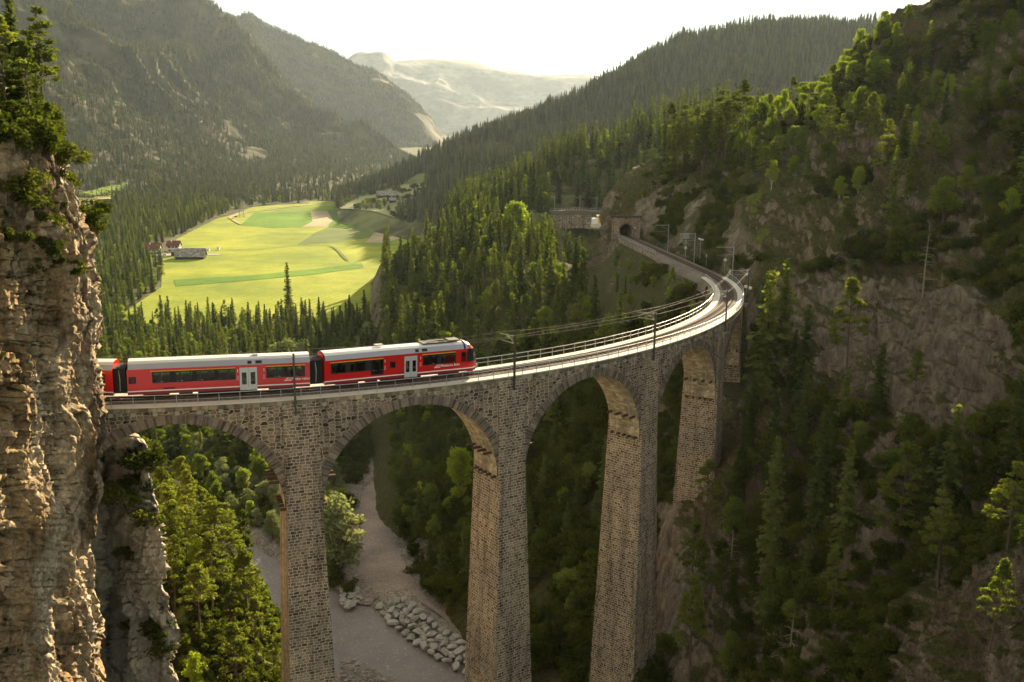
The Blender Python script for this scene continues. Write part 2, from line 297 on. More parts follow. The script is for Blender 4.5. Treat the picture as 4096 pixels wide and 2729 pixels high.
M['meadow2'] = m_grass('mown_meadow', (.17, .22, .012), (.30, .33, .03), .03, (.3, .06, .22))
M['crop'] = m_grass('green_crop', (.08, .17, .008), (.14, .25, .012), .08, (1.3, .12, .2))
M['dullgrass'] = m_grass('dull_pasture', (.11, .15, .03), (.16, .2, .04))
M['pastpale'] = m_grass('hill_pasture', (.2, .22, .08), (.34, .34, .14), .02)
M['hay'] = m_grass('harvested_field', (.34, .27, .15), (.42, .34, .2), .05, (1.2, .2, .3))

def m_leaf(name, a, b, trans=.45, tcol=None):
    m = NT(name); oi = m.n("ShaderNodeObjectInfo"); geo = m.coord(); n = m.noise(geo, .9, 3); n2 = m.noise(geo, 5.0, 3)
    f = m.math('ADD', m.math('MULTIPLY', oi.outputs['Random'], .8), m.math('MULTIPLY', m.math('SUBTRACT', n, .4), .9)); c = m.mix(f, a, b)
    c = m.mix(1.0, c, m.ramp(n2, [(.25, (.6, .6, .6)), (.75, (1.4, 1.4, 1.3))]), 'MULTIPLY')
    d = m.n("ShaderNodeBsdfDiffuse", i0=c); tc = m.mix(1.0, c, tcol or (1.35, 1.6, .6), 'MULTIPLY'); t = m.n("ShaderNodeBsdfTranslucent", i0=tc)
    mx = m.n("ShaderNodeMixShader", i0=trans, i1=d.outputs[0], i2=t.outputs[0]); m.t.links.new(mx.outputs[0], m.out.inputs[0]); m.t.nodes.remove(m.b); return m.m
M['spruce'] = m_leaf('spruce_needles', (.045, .058, .018), (.17, .18, .05), .42)
M['pine'] = m_leaf('pine_needles', (.065, .075, .018), (.20, .20, .045), .45)
M['leaf'] = m_leaf('broad_leaves', (.085, .105, .02), (.24, .26, .055), .5)
M['paleleaf'] = m_leaf('silver_leaves', (.13, .15, .07), (.26, .28, .14), .4, (1.3, 1.3, .8))
M['limeleaf'] = m_leaf('lime_leaves', (.17, .20, .025), (.30, .32, .04), .5)
M['bushleaf'] = m_leaf('bush_leaves', (.035, .045, .010), (.12, .12, .025), .4)
M['farforest'] = m_leaf('distant_needles', (.05, .058, .026), (.14, .145, .06), .3, (1.3, 1.2, .7))
M['bark'] = plain('tree_bark', (.11, .08, .055), .95, 0, .1, .35, 2)
M['palebark'] = plain('pale_birch_bark', (.4, .36, .28), .9, 0, .1, .3, 3)
M['dead'] = plain('dead_wood', (.26, .21, .15), .95, 0, .1, .3, 3)
# ------------------------------------------------------------------ the line of the railway (arc of 100 m radius, then straight to the tunnel)
CX, CY, TH0 = -59.209, 189.2566, .61714
TE = 1.67; S_END = 246.0
def line(s, off=0.0, dz=0.0):
    """point at chainage s; off = metres towards the outer (convex, camera) side"""
    s = np.asarray(s, float); th = np.minimum(s/100, TE); ex = np.maximum(s/100 - TE, 0)*100
    r = 100 + off; x = CX + r*np.sin(th) + ex*np.cos(th); y = CY - r*np.cos(th) + ex*np.sin(th)
    return np.stack([x, y, -.02*(s - 61.714) + dz + 0*s], -1)
def line_dir(s): th = min(s/100, TE); return math.atan2(math.sin(th), math.cos(th))
def track_dist(x, y):
    ss = np.arange(-40, S_END+2, 2.0); L = line(ss); best = np.full(x.shape, 1e9); zz = np.zeros(x.shape); so = np.zeros(x.shape)
    for k in range(len(ss)):
        d = np.hypot(x-L[k, 0], y-L[k, 1]); m = d < best; best[m] = d[m]; zz[m] = L[k, 2]; so[m] = ss[k]
    return best, zz, so

# ------------------------------------------------------------------ terrain lofts: knots read off the photograph as (pixel row, distance in metres)
class Loft:
    def __init__(s, cols, nu, nv, u0=None, u1=None, logd=True):
        us = sorted(cols); K = len(cols[us[0]]); A = np.array([cols[u] for u in us], float)
        A[..., 1] = np.log(A[..., 1]); t = np.linspace(0, K-1, nv); u = np.linspace(us[0], us[-1], nu)
        B = pchip(us, A, u); B = np.transpose(B, (1, 0, 2)); B = pchip(np.arange(K), B, t)
        s.v = B[..., 0]; D = np.exp(B[..., 1]); s.u = np.broadcast_to(u, s.v.shape); s.P = at_d(s.u, s.v, D)
    def disp(s, amp, sc, seed=0, kind='f', oct=4, gain=.5, along=None):
        Q = s.P*np.asarray(sc); n = (ridged if kind == 'r' else fbm)(Q, oct, seed, gain)
        if along is None: N = normals(s.P)
        else: N = np.asarray(along)
        s.P = s.P + N*(n*amp)[..., None]; return s
    def obj(s, name, mat, smooth=True, **k):
        me = np_mesh(name, s.P.reshape(-1, 3), gridF(*s.P.shape[:2]), mat, smooth); o = bpy.data.objects.new(name, me); link(o); return tag(o, **k)
def normals(P):
    a = np.gradient(P, axis=0); b = np.gradient(P, axis=1); n = np.cross(b, a); n /= np.linalg.norm(n, axis=-1, keepdims=True)+1e-9
    s = np.where((n*P).sum(-1, keepdims=True) > 0, -1, 1); return n*s
def sample(P, n, rg, region=None):
    """n random points on the grid surface P, uniform by area"""
    a = P[:-1, :-1]; b = P[1:, :-1]; c = P[:-1, 1:]; ar = np.linalg.norm(np.cross((b-a)[..., :], (c-a)[..., :]), axis=-1).ravel(); ar = ar/ar.sum()
    k = rg.choice(len(ar), n, p=ar); i, j = k//a.shape[1], k % a.shape[1]; f, g = rg.random(n)[:, None], rg.random(n)[:, None]
    return P[i, j]*(1-f)*(1-g) + P[i+1, j]*f*(1-g) + P[i, j+1]*(1-f)*g + P[i+1, j+1]*f*g

# ---- valley floor, polar sheet reaching under every slope
RIVER = at_z(np.array([560, 700, 800, 940, 1150, 1400, 1650, 1980]), np.array([1960, 2040, 2110, 2230, 2390, 2545, 2690, 2900]), -64.)
RIVW = np.array([4, 4.5, 4.5, 5, 6.5, 8.5, 9, 9.5])
PATH = at_z(np.array([1535, 1545, 1545, 1525, 1500, 1545, 1640, 1780, 1930, 2060]), np.array([1640, 1720, 1850, 2000, 2150, 2290, 2400, 2500, 2590, 2700]), -64.)
PATHW = np.array([2.4, 2.4, 3, 4.2, 6.0, 6.0, 4.2, 3.2, 3, 3])
def polydist(x, y, L, W):
    best = np.full(x.shape, 1e9); ww = np.zeros(x.shape)
    for k in range(len(L)-1):
        a, b = L[k, :2], L[k+1, :2]; d = b-a; t = np.clip(((x-a[0])*d[0] + (y-a[1])*d[1])/(d@d), 0, 1)
        q = np.hypot(x-a[0]-t*d[0], y-a[1]-t*d[1]); m = q < best; best[m] = q[m]; ww[m] = (W[k]*(1-t)+W[k+1]*t)[m]
    return best, ww
def floor_z(x, y):
    D = np.hypot(x, y); return np.interp(D, [0, 260, 400, 520, 560, 5e4], [-64, -64, -77, -91, -95, -95])
az = np.radians(np.linspace(-62, 70, 620)); Dg = np.exp(np.linspace(math.log(18), math.log(9000), 470))
DD, AZ = np.meshgrid(Dg, az, indexing='ij'); FX, FY = DD*np.sin(AZ), DD*np.cos(AZ); FZ = floor_z(FX, FY)
und = fbm(np.stack([FX/40, FY/40, 0*FX], -1), 4, 5)*np.clip(DD/200, .3, 1)*1.2
rd, rw = polydist(FX, FY, RIVER, RIVW); pd, pw = polydist(FX, FY, PATH, PATHW)
und = und*np.clip((pd-pw)/6, 0, 1)*np.where((DD > 540) & (DD < 1500), .08, 1)
FZ = FZ + und; FZ = FZ - 3.0*np.clip(1.4 - np.maximum(rd-rw*.8, 0)/3.0, 0, 1)
FLOOR = np.stack([FX, FY, FZ], -1)
_gm = np_mesh("valley_ground", FLOOR.reshape(-1, 3), gridF(*DD.shape), M['floor'], True); _gv = np.clip(1.15 - np.maximum(np.minimum((rd-rw)/9, (pd-pw)/5.5), 0), 0, 1).ravel(); _at = _gm.attributes.new("gravel", 'FLOAT', 'POINT'); _at.data.foreach_set("value", _gv.astype(np.float32))
o = bpy.data.objects.new("valley_ground", _gm); link(o); tag(o, kind='structure')
def ground_at(x, y): return float(floor_z(np.array(x), np.array(y)))

def ribbon(name, L, W, dz, mat, n=80, zf=None, **k):
    L = np.asarray(L); d = np.r_[0, np.cumsum(np.linalg.norm(np.diff(L[:, :2], axis=0), axis=1))]; t = np.linspace(0, d[-1], n)
    P = pchip(d, L, t); Wd = pchip(d, np.asarray(W, float), t); T = np.gradient(P[:, :2], axis=0); T /= np.linalg.norm(T, axis=1, keepdims=True); Nn = np.stack([-T[:, 1], T[:, 0]], 1)
    cols = []
    for q in np.linspace(-1, 1, 9):
        wob = Wd*(1 + (.45 if 'bank' in name else .12)*fbm(np.stack([t/7, 0*t+q*2, 0*t], 1), 3, 3)*(abs(q) == 1)); xy = P[:, :2] + Nn*(wob*q)[:, None]
        z = P[:, 2] if zf is None else zf(xy[:, 0], xy[:, 1]); cols.append(np.c_[xy, z + dz - (.7 if 'bank' in name else .25)*(abs(q) == 1)*(zf is not None)])
    G = np.stack(cols, 1); me = np_mesh(name, G.reshape(-1, 3), gridF(*G.shape[:2]), mat, True); o = bpy.data.objects.new(name, me); link(o); return tag(o, **k)
ribbon("gravel_path", PATH, PATHW, .12, M['path'], zf=floor_z, kind='structure')
mw = NT('silty_water'); vv = mw.coord(); nn = mw.noise(vv, 1.6, 8, .7, 1.2); nb = mw.noise(vv, .18, 5, .6)
cw = mw.mix(mw.ramp(nn, [(.55, (0, 0, 0)), (.72, (1, 1, 1))]), mw.mix(nb, (.18, .145, .125), (.31, .255, .22)), (.5, .46, .42)); mw.bump(nn, 1.0, .35); mw.set(cw, .16, 0, .6); M['water'] = mw.m
RZ = RIVER.copy(); RZ[:, 2] = -64.9
ribbon("river", RZ, RIVW*1.25, 0, M['water'], kind='structure')

# ---- fields of the valley floor, each sheet laid a little above the ground
def field(name, pix, mat, dz, z=-95., nseg=8, k='structure', loftz=None):
    pts = []
    for i in range(len(pix)):
        a, b = np.array(pix[i], float), np.array(pix[(i+1) % len(pix)], float)
        for t in range(4): pts.append(a + (b-a)*t/4)
    pts = np.array(pts); W3 = at_z(pts[:, 0], pts[:, 1], z); W3[:, 2] = z + .25 + (dz-1.6)*.35; me = bpy.data.meshes.new(name)
    me.from_pydata([tuple(p) for p in W3], [], [tuple(range(len(W3)))]); me.materials.append(mat); me.update(); o = bpy.data.objects.new(name, me); link(o); tag(o, kind='structure'); return o
MEADOW = [(430, 1330), (640, 1180), (645, 1050), (700, 985), (800, 930), (860, 900), (930, 880), (1000, 850), (1130, 838), (1250, 820), (1400, 822), (1560, 830), (1700, 850), (1760, 1000), (1560, 1110), (1500, 1290), (1200, 1320), (900, 1320)]
field("meadow", MEADOW, M['meadow2'], 1.6)
field("crop_field", [(955, 925), (1010, 870), (1235, 868), (1240, 905), (1195, 928), (1080, 935)], M['crop'], 1.9)
field("pasture", [(1010, 866), (1140, 843), (1390, 838), (1400, 862), (1230, 866)], M['meadow'], 1.9)
field("harvested_field", [(1232, 864), (1297, 860), (1322, 900), (1297, 924), (1240, 926), (1195, 929), (1240, 905)], M['hay'], 2.2)
field("pasture", [(1300, 860), (1440, 880), (1500, 925), (1470, 965), (1350, 985), (1180, 1000), (1250, 950), (1300, 928), (1325, 900)], M['dullgrass'], 2.0)
field("crop_field", [(1325, 892), (1440, 888), (1448, 920), (1330, 925), (1305, 920)], M['crop'], 2.4)
field("crop_field", [(690, 1150), (1000, 1125), (1250, 1095), (1440, 1068), (1450, 1085), (1240, 1118), (1000, 1145), (700, 1175)], M['crop'], 2.2)
ribbon("field_track", at_z(np.array([1250, 1310, 1345, 1370, 1385]), np.array([998, 1002, 1020, 1045, 1058]), -94.7), [.7, .9, 1.4, 1.6, 1.4], .5, M['dullgrass'], kind='structure')
ribbon("field_track", at_z(np.array([860, 1000, 1150, 1290, 1500]), np.array([1028, 1022, 1005, 995, 965]), -94.7), [.6]*5, .4, M['dullgrass'], kind='structure')
ribbon("valley_road", at_z(np.array([955, 925, 915, 945, 985, 1060, 1150, 1300, 1420]), np.array([922, 905, 892, 880, 870, 862, 846, 832, 826]), -94.6), [1.9, 1.9, 2.2, 4, 2.4, 1.9, 1.8, 1.8, 1.8], .6, M['hay'], kind='structure')

field("harvested_field", [(1455, 985), (1480, 955), (1520, 930), (1600, 915), (1640, 930), (1590, 965), (1530, 985)], M["hay"], 2.5)
# ---- the gorge's right wall, from the river foot up to its crest
J = {
 1480: [(2230, 204), (1920, 246), (1670, 312), (1470, 415), (1360, 480), (1260, 560), (1180, 640), (1150, 700), (1150, 760), (1160, 840)],
 1540: [(2170, 204), (1900, 238), (1650, 295), (1450, 350), (1330, 405), (1230, 450), (1130, 515), (1050, 585), (1050, 640), (1060, 720)],
 1900: [(2750, 148), (2480, 161), (2200, 184), (1900, 214), (1600, 258), (1400, 300), (1200, 350), (1030, 410), (960, 460), (985, 520)],
 2300: [(3300, 118), (2900, 128), (2600, 141), (2200, 166), (1850, 196), (1550, 230), (1300, 262), (1160, 295), (1060, 340), (1090, 430)],
 2410: [(3300, 114), (2930, 124), (2600, 138), (2200, 160), (1850, 187), (1550, 217), (1300, 248), (1130, 276), (1020, 308), (1040, 400)],
 2445: [(3300, 113), (2940, 123), (2600, 137.5), (2200, 158), (1850, 184), (1550, 213), (1300, 242), (1100, 268), (850, 286), (820, 330)],
 2480: [(3300, 112), (2950, 122), (2600, 137), (2200, 157), (1850, 182), (1550, 210), (1300, 238), (1080, 262), (780, 286), (735, 320)],
 2600: [(3300, 108), (2950, 118), (2600, 134), (2200, 150), (1800, 170), (1400, 200), (1150, 228), (940, 262), (700, 292), (660, 330)],
 2750: [(3300, 103), (2950, 112), (2500, 128), (2050, 144), (1700, 162), (1400, 180), (1150, 205), (900, 240), (690, 285), (620, 325)],
 2950: [(3300, 98), (2950, 106), (2500, 119), (2100, 132), (1750, 147), (1450, 160), (1150, 184), (850, 222), (580, 272), (520, 330)],
 3300: [(3300, 86), (2950, 93), (2500, 105), (2100, 117), (1700, 132), (1350, 152), (1000, 184), (700, 222), (430, 268), (250, 330)],
 3500: [(3300, 80), (2950, 87), (2500, 99), (2050, 112), (1650, 127), (1250, 150), (900, 182), (600, 218), (320, 258), (70, 320)],
 3700: [(3300, 74), (2950, 81), (2500, 92), (2050, 105), (1650, 120), (1250, 142), (900, 170), (550, 210), (250, 255), (-50, 310)],
 4096: [(3300, 62), (2950, 68), (2500, 78), (2050, 91), (1650, 106), (1250, 126), (850, 155), (500, 188), (100, 232), (-400, 290)],
 4700: [(3300, 48), (2950, 54), (2500, 62), (2050, 74), (1650, 88), (1250, 105), (850, 130), (500, 158), (100, 195), (-500, 250)],
 5600: [(3300, 36), (2950, 40), (2500, 48), (2050, 56), (1650, 68), (1250, 82), (850, 100), (500, 125), (100, 155), (-600, 200)]}
LJ = Loft(J, 620, 560)
# foot row drops straight down to the valley floor, back row falls away behind the crest
P = LJ.P
amp = np.clip((np.hypot(P[..., 0], P[..., 1])-60)/120, .35, 1.6); sideR = np.clip((P[..., 0]-8)/40, .12, 1)
n = normals(P); dsp = (ridged(P*[.035, .035, .02], 4, 11)*3.2 + ridged(P*[.13, .13, .06], 5, 21, .58)*1.6 + ridged(P*[.5, .5, .3], 3, 31, .6)*.55)*sideR
P = P + n*dsp[..., None]
td, tz, ts = track_dist(P[..., 0], P[..., 1]); near = td < 16
lim = tz - .9 + np.clip(td-4.6, 0, 99)*1.5; P[..., 2] = np.where(near & (ts > 150), np.minimum(P[..., 2], lim), P[..., 2])
ew = np.interp(ts, [154, 160, 180, 190, 200, 250], [3.4, 4.0, 5.6, 4.8, 3.4, 3.4]); up = tz - 1.3 - np.clip(td-ew, 0, 99)*(1.25); P[..., 2] = np.where((td < 22) & (ts > 158) & (ts < 240), np.maximum(P[..., 2], np.minimum(up, lim)), P[..., 2])
lim2 = tz - 3 - 12*np.clip((150-ts)/14, 0, 1) + np.clip(td-4, 0, 99)*2.5; P[..., 2] = np.where((td < 9) & (ts <= 150), np.minimum(P[..., 2], lim2), P[..., 2])
foot = P[:1].copy(); foot[..., 2] = -70; foot2 = P[:1]*[.985, .985, 1]; P[:1] = P[:1]
back = P[-1:].copy(); back = back*[1.15, 1.15, 1]; back[..., 2] = -100 + back[..., 2]*.2; LJ.P = P; SLOPE = P
G = np.concatenate([foot, P, back], 0)
_me = np_mesh("mountainside", G.reshape(-1, 3), gridF(*G.shape[:2]), M['slope'], True)
_u, _v, _d = proj(G.reshape(-1, 3)); _nz = fbm(G.reshape(-1, 3)*.12, 4, 71)*70; _nw = fbm(G.reshape(-1, 3)*.12, 4, 77)*70
def mask(polys, un=1.0):
    m = np.zeros(len(_u))
    for q, val in polys: m = np.where(inpoly(_u+_nz*un, _v+_nw*un, q), val, m)
    return m
BARE = mask([([(3080, 1230), (3180, 1090), (3400, 1060), (3640, 1080), (3900, 1120), (4090, 1240), (4000, 1620), (3780, 1700), (3560, 1600), (3300, 1420), (3120, 1380)], 1.0), ([(2500, 1950), (2700, 1950), (2790, 2150), (2830, 2500), (2800, 2740), (2600, 2740), (2640, 2300)], .9), ([(1590, 2170), (1700, 2140), (1815, 2220), (1825, 2310), (1700, 2330), (1620, 2260)], .9), ([(2180, 2420), (2330, 2500), (2330, 2740), (2170, 2740)], .7),
  ([(2480, 880), (2520, 780), (2700, 740), (2740, 860), (2640, 930), (2560, 900)], .8), ([(3500, 1700), (3650, 2150), (3300, 2729), (3000, 2729), (3200, 2400)], .6), ([(2980, 1220), (3060, 1050), (2980, 860), (2880, 900), (2900, 1100)], .4), ([(3650, 700), (4096, 560), (4096, 1000), (3750, 950)], .5)])
BARE = np.maximum(BARE, mask([([(2735, 850), (2745, 810), (2800, 762), (2812, 775), (2790, 815), (2745, 852)], 1.6)], .15))
LUSH = mask([([(2600, 1020), (2660, 1000), (2800, 1080), (2840, 1200), (2780, 1260), (2700, 1200)], .5), ([(2810, 915), (2860, 800), (2950, 715), (2985, 730), (2930, 840), (2870, 900)], 1.0), ([(2980, 780), (3060, 650), (3100, 640), (3060, 760), (3000, 840)], .8), ([(2860, 640), (3050, 520), (3150, 460), (3120, 560), (2960, 680)], .8), ([(3000, 930), (3080, 870), (3080, 900), (3010, 960)], .8)], .35)
PASTM = mask([([(1540, 1035), (1620, 955), (1740, 905), (1850, 870), (1940, 862), (1890, 935), (1750, 985), (1650, 1045), (1560, 1110)], 1.0)], .2); LUSH = np.maximum(LUSH, PASTM)
for _n, _a in (("bare", BARE), ("lush", LUSH)): _x = _me.attributes.new(_n, 'FLOAT', 'POINT'); _x.data.foreach_set("value", _a.astype(np.float32))
o = bpy.data.objects.new("mountainside", _me); link(o); tag(o, kind='structure')

# ---- wooded knoll behind the tunnel
Kn = {1780: [(1010, 560), (960, 600), (900, 660), (870, 720), (900, 800)], 1950: [(900, 520), (850, 560), (800, 620), (790, 680), (830, 760)], 2060: [(880, 510), (830, 545), (780, 590), (740, 640), (790, 740)],
 2200: [(870, 500), (850, 520), (780, 560), (660, 620), (720, 740)], 2400: [(900, 500), (850, 520), (720, 560), (600, 620), (680, 740)], 2600: [(900, 480), (800, 500), (650, 550), (520, 620), (620, 740)], 2900: [(900, 460), (760, 480), (560, 540), (430, 620), (560, 740)]}
LK = Loft(Kn, 160, 90); LK.disp(4, [.03]*3, 5); KNOLL = LK.P
Gk = KNOLL.copy(); Gk = np.concatenate([Gk[:1]*[.97, .97, 1]-[0, 0, 60], Gk, Gk[-1:]*[1.1, 1.1, 1]-[0, 0, 80]], 0)
o = bpy.data.objects.new("wooded_knoll", np_mesh("wooded_knoll", Gk.reshape(-1, 3), gridF(*Gk.shape[:2]), M['floor'], True)); link(o); tag(o, kind='structure')

# ---- long forested ridge on the right
Ri = {1340: [(850, 1300), (835, 1350), (825, 1420), (818, 1500), (815, 1600), (850, 1900)], 1480: [(860, 1180), (830, 1260), (800, 1350), (775, 1450), (760, 1560), (800, 1800)], 1640: [(900, 1080), (860, 1150), (790, 1260), (730, 1380), (690, 1500), (760, 1800)],
 1850: [(900, 940), (850, 1000), (740, 1120), (650, 1280), (585, 1450), (700, 1800)], 2130: [(900, 840), (820, 900), (680, 1080), (560, 1280), (470, 1480), (620, 1850)], 2400: [(900, 800), (780, 880), (620, 1080), (470, 1300), (355, 1520), (550, 1900)],
 2680: [(900, 800), (720, 900), (530, 1100), (350, 1350), (195, 1600), (450, 2000)], 2900: [(900, 800), (700, 900), (500, 1120), (280, 1400), (135, 1680), (400, 2100)], 3150: [(900, 800), (700, 900), (500, 1120), (280, 1400), (112, 1700), (400, 2100)],
 3300: [(900, 800), (700, 900), (500, 1120), (280, 1400), (118, 1690), (400, 2100)], 3600: [(900, 800), (700, 900), (500, 1120), (280, 1400), (110, 1650), (420, 2100)], 4200: [(900, 800), (700, 900), (500, 1120), (360, 1400), (260, 1650), (420, 2100)]}
LR = Loft(Ri, 300, 160); P = LR.P; _k = np.clip((P[..., 2]+85)/60, .05, 1); LR.P = P + normals(P)*((ridged(P*[.006, .006, .004], 4, 9, .45)*14 + fbm(P*.03, 3, 5)*3)*_k)[..., None]; RIDGE = LR.P
_f0 = RIDGE[:1]*[.93, .93, 1]; _f0[..., 2] = -95.6; Gk = np.concatenate([_f0*[.97, .97, 1]-[0, 0, 30], _f0, RIDGE, RIDGE[-1:]*[1.1, 1.1, 1]-[0, 0, 160]], 0)
mr = NT('ridge_ground'); mr.set(mr.mix(mr.ramp(mr.noise(mr.coord(), .02, 5), [(.4, (0, 0, 0)), (.6, (1, 1, 1))]), (.06, .06, .025), (.17, .18, .06)), .95, 0, .1); M['ridge'] = mr.m
o = bpy.data.objects.new("forested_ridge", np_mesh("forested_ridge", Gk.reshape(-1, 3), gridF(*Gk.shape[:2]), M['ridge'], True)); link(o); tag(o, kind='structure')

# ---- big mountain on the left (two lofts) and the pale mountains at the valley's end
MB_ = {-900: [(960, 1100), (900, 1300), (700, 1800), (450, 2500), (200, 3200), (0, 3900), (200, 5200)], 0: [(900, 1250), (800, 1600), (640, 2000), (320, 2600), (0, 3300), (-180, 4000), (-100, 5200)],
 230: [(880, 1330), (790, 1650), (640, 2050), (330, 2650), (0, 3400), (-250, 4100), (-100, 5200)], 430: [(870, 1400), (780, 1700), (640, 2150), (400, 2700), (150, 3350), (0, 4000), (100, 5200)],
 700: [(860, 1450), (780, 1800), (680, 2250), (480, 2800), (270, 3350), (150, 3900), (260, 5000)], 950: [(850, 1500), (780, 1900), (700, 2350), (560, 2850), (400, 3300), (330, 3700), (430, 4800)],
 1250: [(840, 1600), (780, 2050), (720, 2450), (630, 2850), (520, 3200), (455, 3500), (540, 4600)], 1500: [(825, 1750), (785, 2200), (740, 2600), (680, 2950), (610, 3200), (580, 3400), (660, 4400)], 1760: [(815, 1950), (800, 2350), (775, 2750), (750, 3050), (725, 3300), (715, 3500), (760, 4200)]}
LG = Loft(MB_, 420, 300)
P = LG.P; q = P*[.0016, .0016, .0012]; q[..., 0] += P[..., 2]*.0009
LG.P = P + normals(P)*((ridged(q, 5, 40, .55)*120*np.clip((P[..., 2]+90)/250, .03, 1))[..., None]) + normals(P)*(fbm(P*.02, 3, 3)*5)[..., None]; MOUNT = LG.P
Gk = np.concatenate([MOUNT[:1]*[.98, .98, 1]-[0, 0, 60], MOUNT, MOUNT[-1:]*[1.1, 1.1, 1]-[0, 0, 400]], 0)
mm = NT('mountain_ground'); vv = mm.coord(); mm.set(mm.mix(mm.ramp(mm.noise(vv, .006, 7, .65), [(.45, (0, 0, 0)), (.62, (1, 1, 1))]), (.055, .05, .025), (.13, .11, .06)), .95, 0, .1); M['mount'] = mm.m
o = bpy.data.objects.new("mountain_slope", np_mesh("mountain_slope", Gk.reshape(-1, 3), gridF(*Gk.shape[:2]), M['mount'], True)); link(o); tag(o, kind='structure')
MC_ = {200: [(400, 4300), (200, 4800), (0, 5400), (-60, 5900), (100, 7000)], 430: [(400, 4300), (250, 4700), (80, 5300), (22, 5800), (150, 7000)], 560: [(480, 4300), (300, 4700), (120, 5300), (44, 5900), (180, 7000)], 700: [(560, 4200), (350, 4700), (160, 5300), (66, 5900), (220, 7000)],
 860: [(620, 4200), (400, 4700), (200, 5300), (84, 5900), (250, 7000)], 925: [(640, 4200), (420, 4700), (210, 5300), (100, 5850), (250, 7000)], 965: [(650, 4200), (430, 4700), (220, 5300), (84, 5800), (260, 7000)], 1050: [(680, 4200), (470, 4700), (260, 5300), (130, 5800), (300, 7000)], 1250: [(730, 4200), (550, 4700), (350, 5200), (210, 5700), (380, 6800)],
 1400: [(760, 4200), (620, 4600), (440, 5100), (280, 5600), (440, 6700)], 1600: [(780, 4200), (690, 4500), (550, 4900), (388, 5300), (520, 6500)], 1700: [(790, 4200), (720, 4450), (620, 4800), (490, 5200), (600, 6300)], 1800: [(800, 4200), (760, 4400), (700, 4700), (630, 5100), (700, 6200)], 1900: [(815, 4200), (800, 4400), (780, 4700), (760, 5000), (790, 6200)]}
LC = Loft(MC_, 340, 180); P = LC.P; q = P*[.0011, .0011, .001]; q[..., 0] += P[..., 2]*.0008
LC.P = P + normals(P)*((ridged(q, 5, 50, .55)*95*np.clip((P[..., 2]+90)/400, .05, 1)*np.clip((6100-np.hypot(P[..., 0], P[..., 1]))/900, .12, 1))[..., None]); MOUNT2 = LC.P
Gk = np.concatenate([MOUNT2[:1]*[.98, .98, 1]-[0, 0, 300], MOUNT2, MOUNT2[-1:]*[1.1, 1.1, 1]-[0, 0, 800]], 0)
o = bpy.data.objects.new("mountain_slope", np_mesh("mountain_slope", Gk.reshape(-1, 3), gridF(*Gk.shape[:2]), M['mount'], True)); link(o); tag(o, kind='structure')
md = NT('alpine_pasture'); vv = md.coord(); a = md.noise(vv, .0022, 8, .65)
md.set(md.mix(md.ramp(a, [(.45, (0, 0, 0)), (.58, (1, 1, 1))]), (.06, .052, .036), (.17, .15, .105)), .95, 0, .1); M['alp'] = md.m
MD_ = {1150: [(560, 9500), (450, 10500), (330, 11500), (300, 12000), (400, 15000)], 1365: [(600, 9300), (470, 10300), (330, 11300), (252, 12000), (360, 15000)], 1400: [(600, 9300), (470, 10300), (320, 11300), (226, 12000), (350, 15000)], 1440: [(600, 9300), (470, 10300), (320, 11300), (222, 12000), (350, 15000)], 1500: [(600, 9300), (470, 10300), (320, 11300), (222, 12000), (350, 15000)],
 1560: [(600, 9300), (470, 10300), (330, 11300), (256, 12200), (360, 15000)], 1700: [(600, 9300), (470, 10300), (330, 11500), (243, 12600), (360, 15000)], 1850: [(600, 9300), (470, 10300), (340, 11500), (247, 12600), (360, 15000)], 1960: [(590, 9300), (470, 10300), (340, 11500), (277, 12400), (360, 15000)], 2150: [(580, 9300), (470, 10300), (360, 11500), (300, 12300), (380, 15000)],
 2300: [(570, 9300), (470, 10300), (370, 11500), (292, 12300), (390, 15000)], 2500: [(560, 9300), (470, 10300), (380, 11500), (325, 12300), (400, 15000)], 2900: [(560, 9300), (470, 10300), (390, 11500), (350, 12300), (420, 15000)]}
LD = Loft(MD_, 340, 150); P = LD.P; LD.P = P + normals(P)*((ridged(P*[.0009, .0009, .001], 5, 60, .55)*60*np.clip((12700-np.hypot(P[..., 0], P[..., 1]))/1500, .15, 1))[..., None])
Gk = np.concatenate([LD.P[:1]*[.9, .9, 1]-[0, 0, 500], LD.P, LD.P[-1:]*[1.1, 1.1, 1]-[0, 0, 900]], 0)
o = bpy.data.objects.new("distant_mountains", np_mesh("distant_mountains", Gk.reshape(-1, 3), gridF(*Gk.shape[:2]), M['alp'], True)); link(o); tag(o, kind='structure')

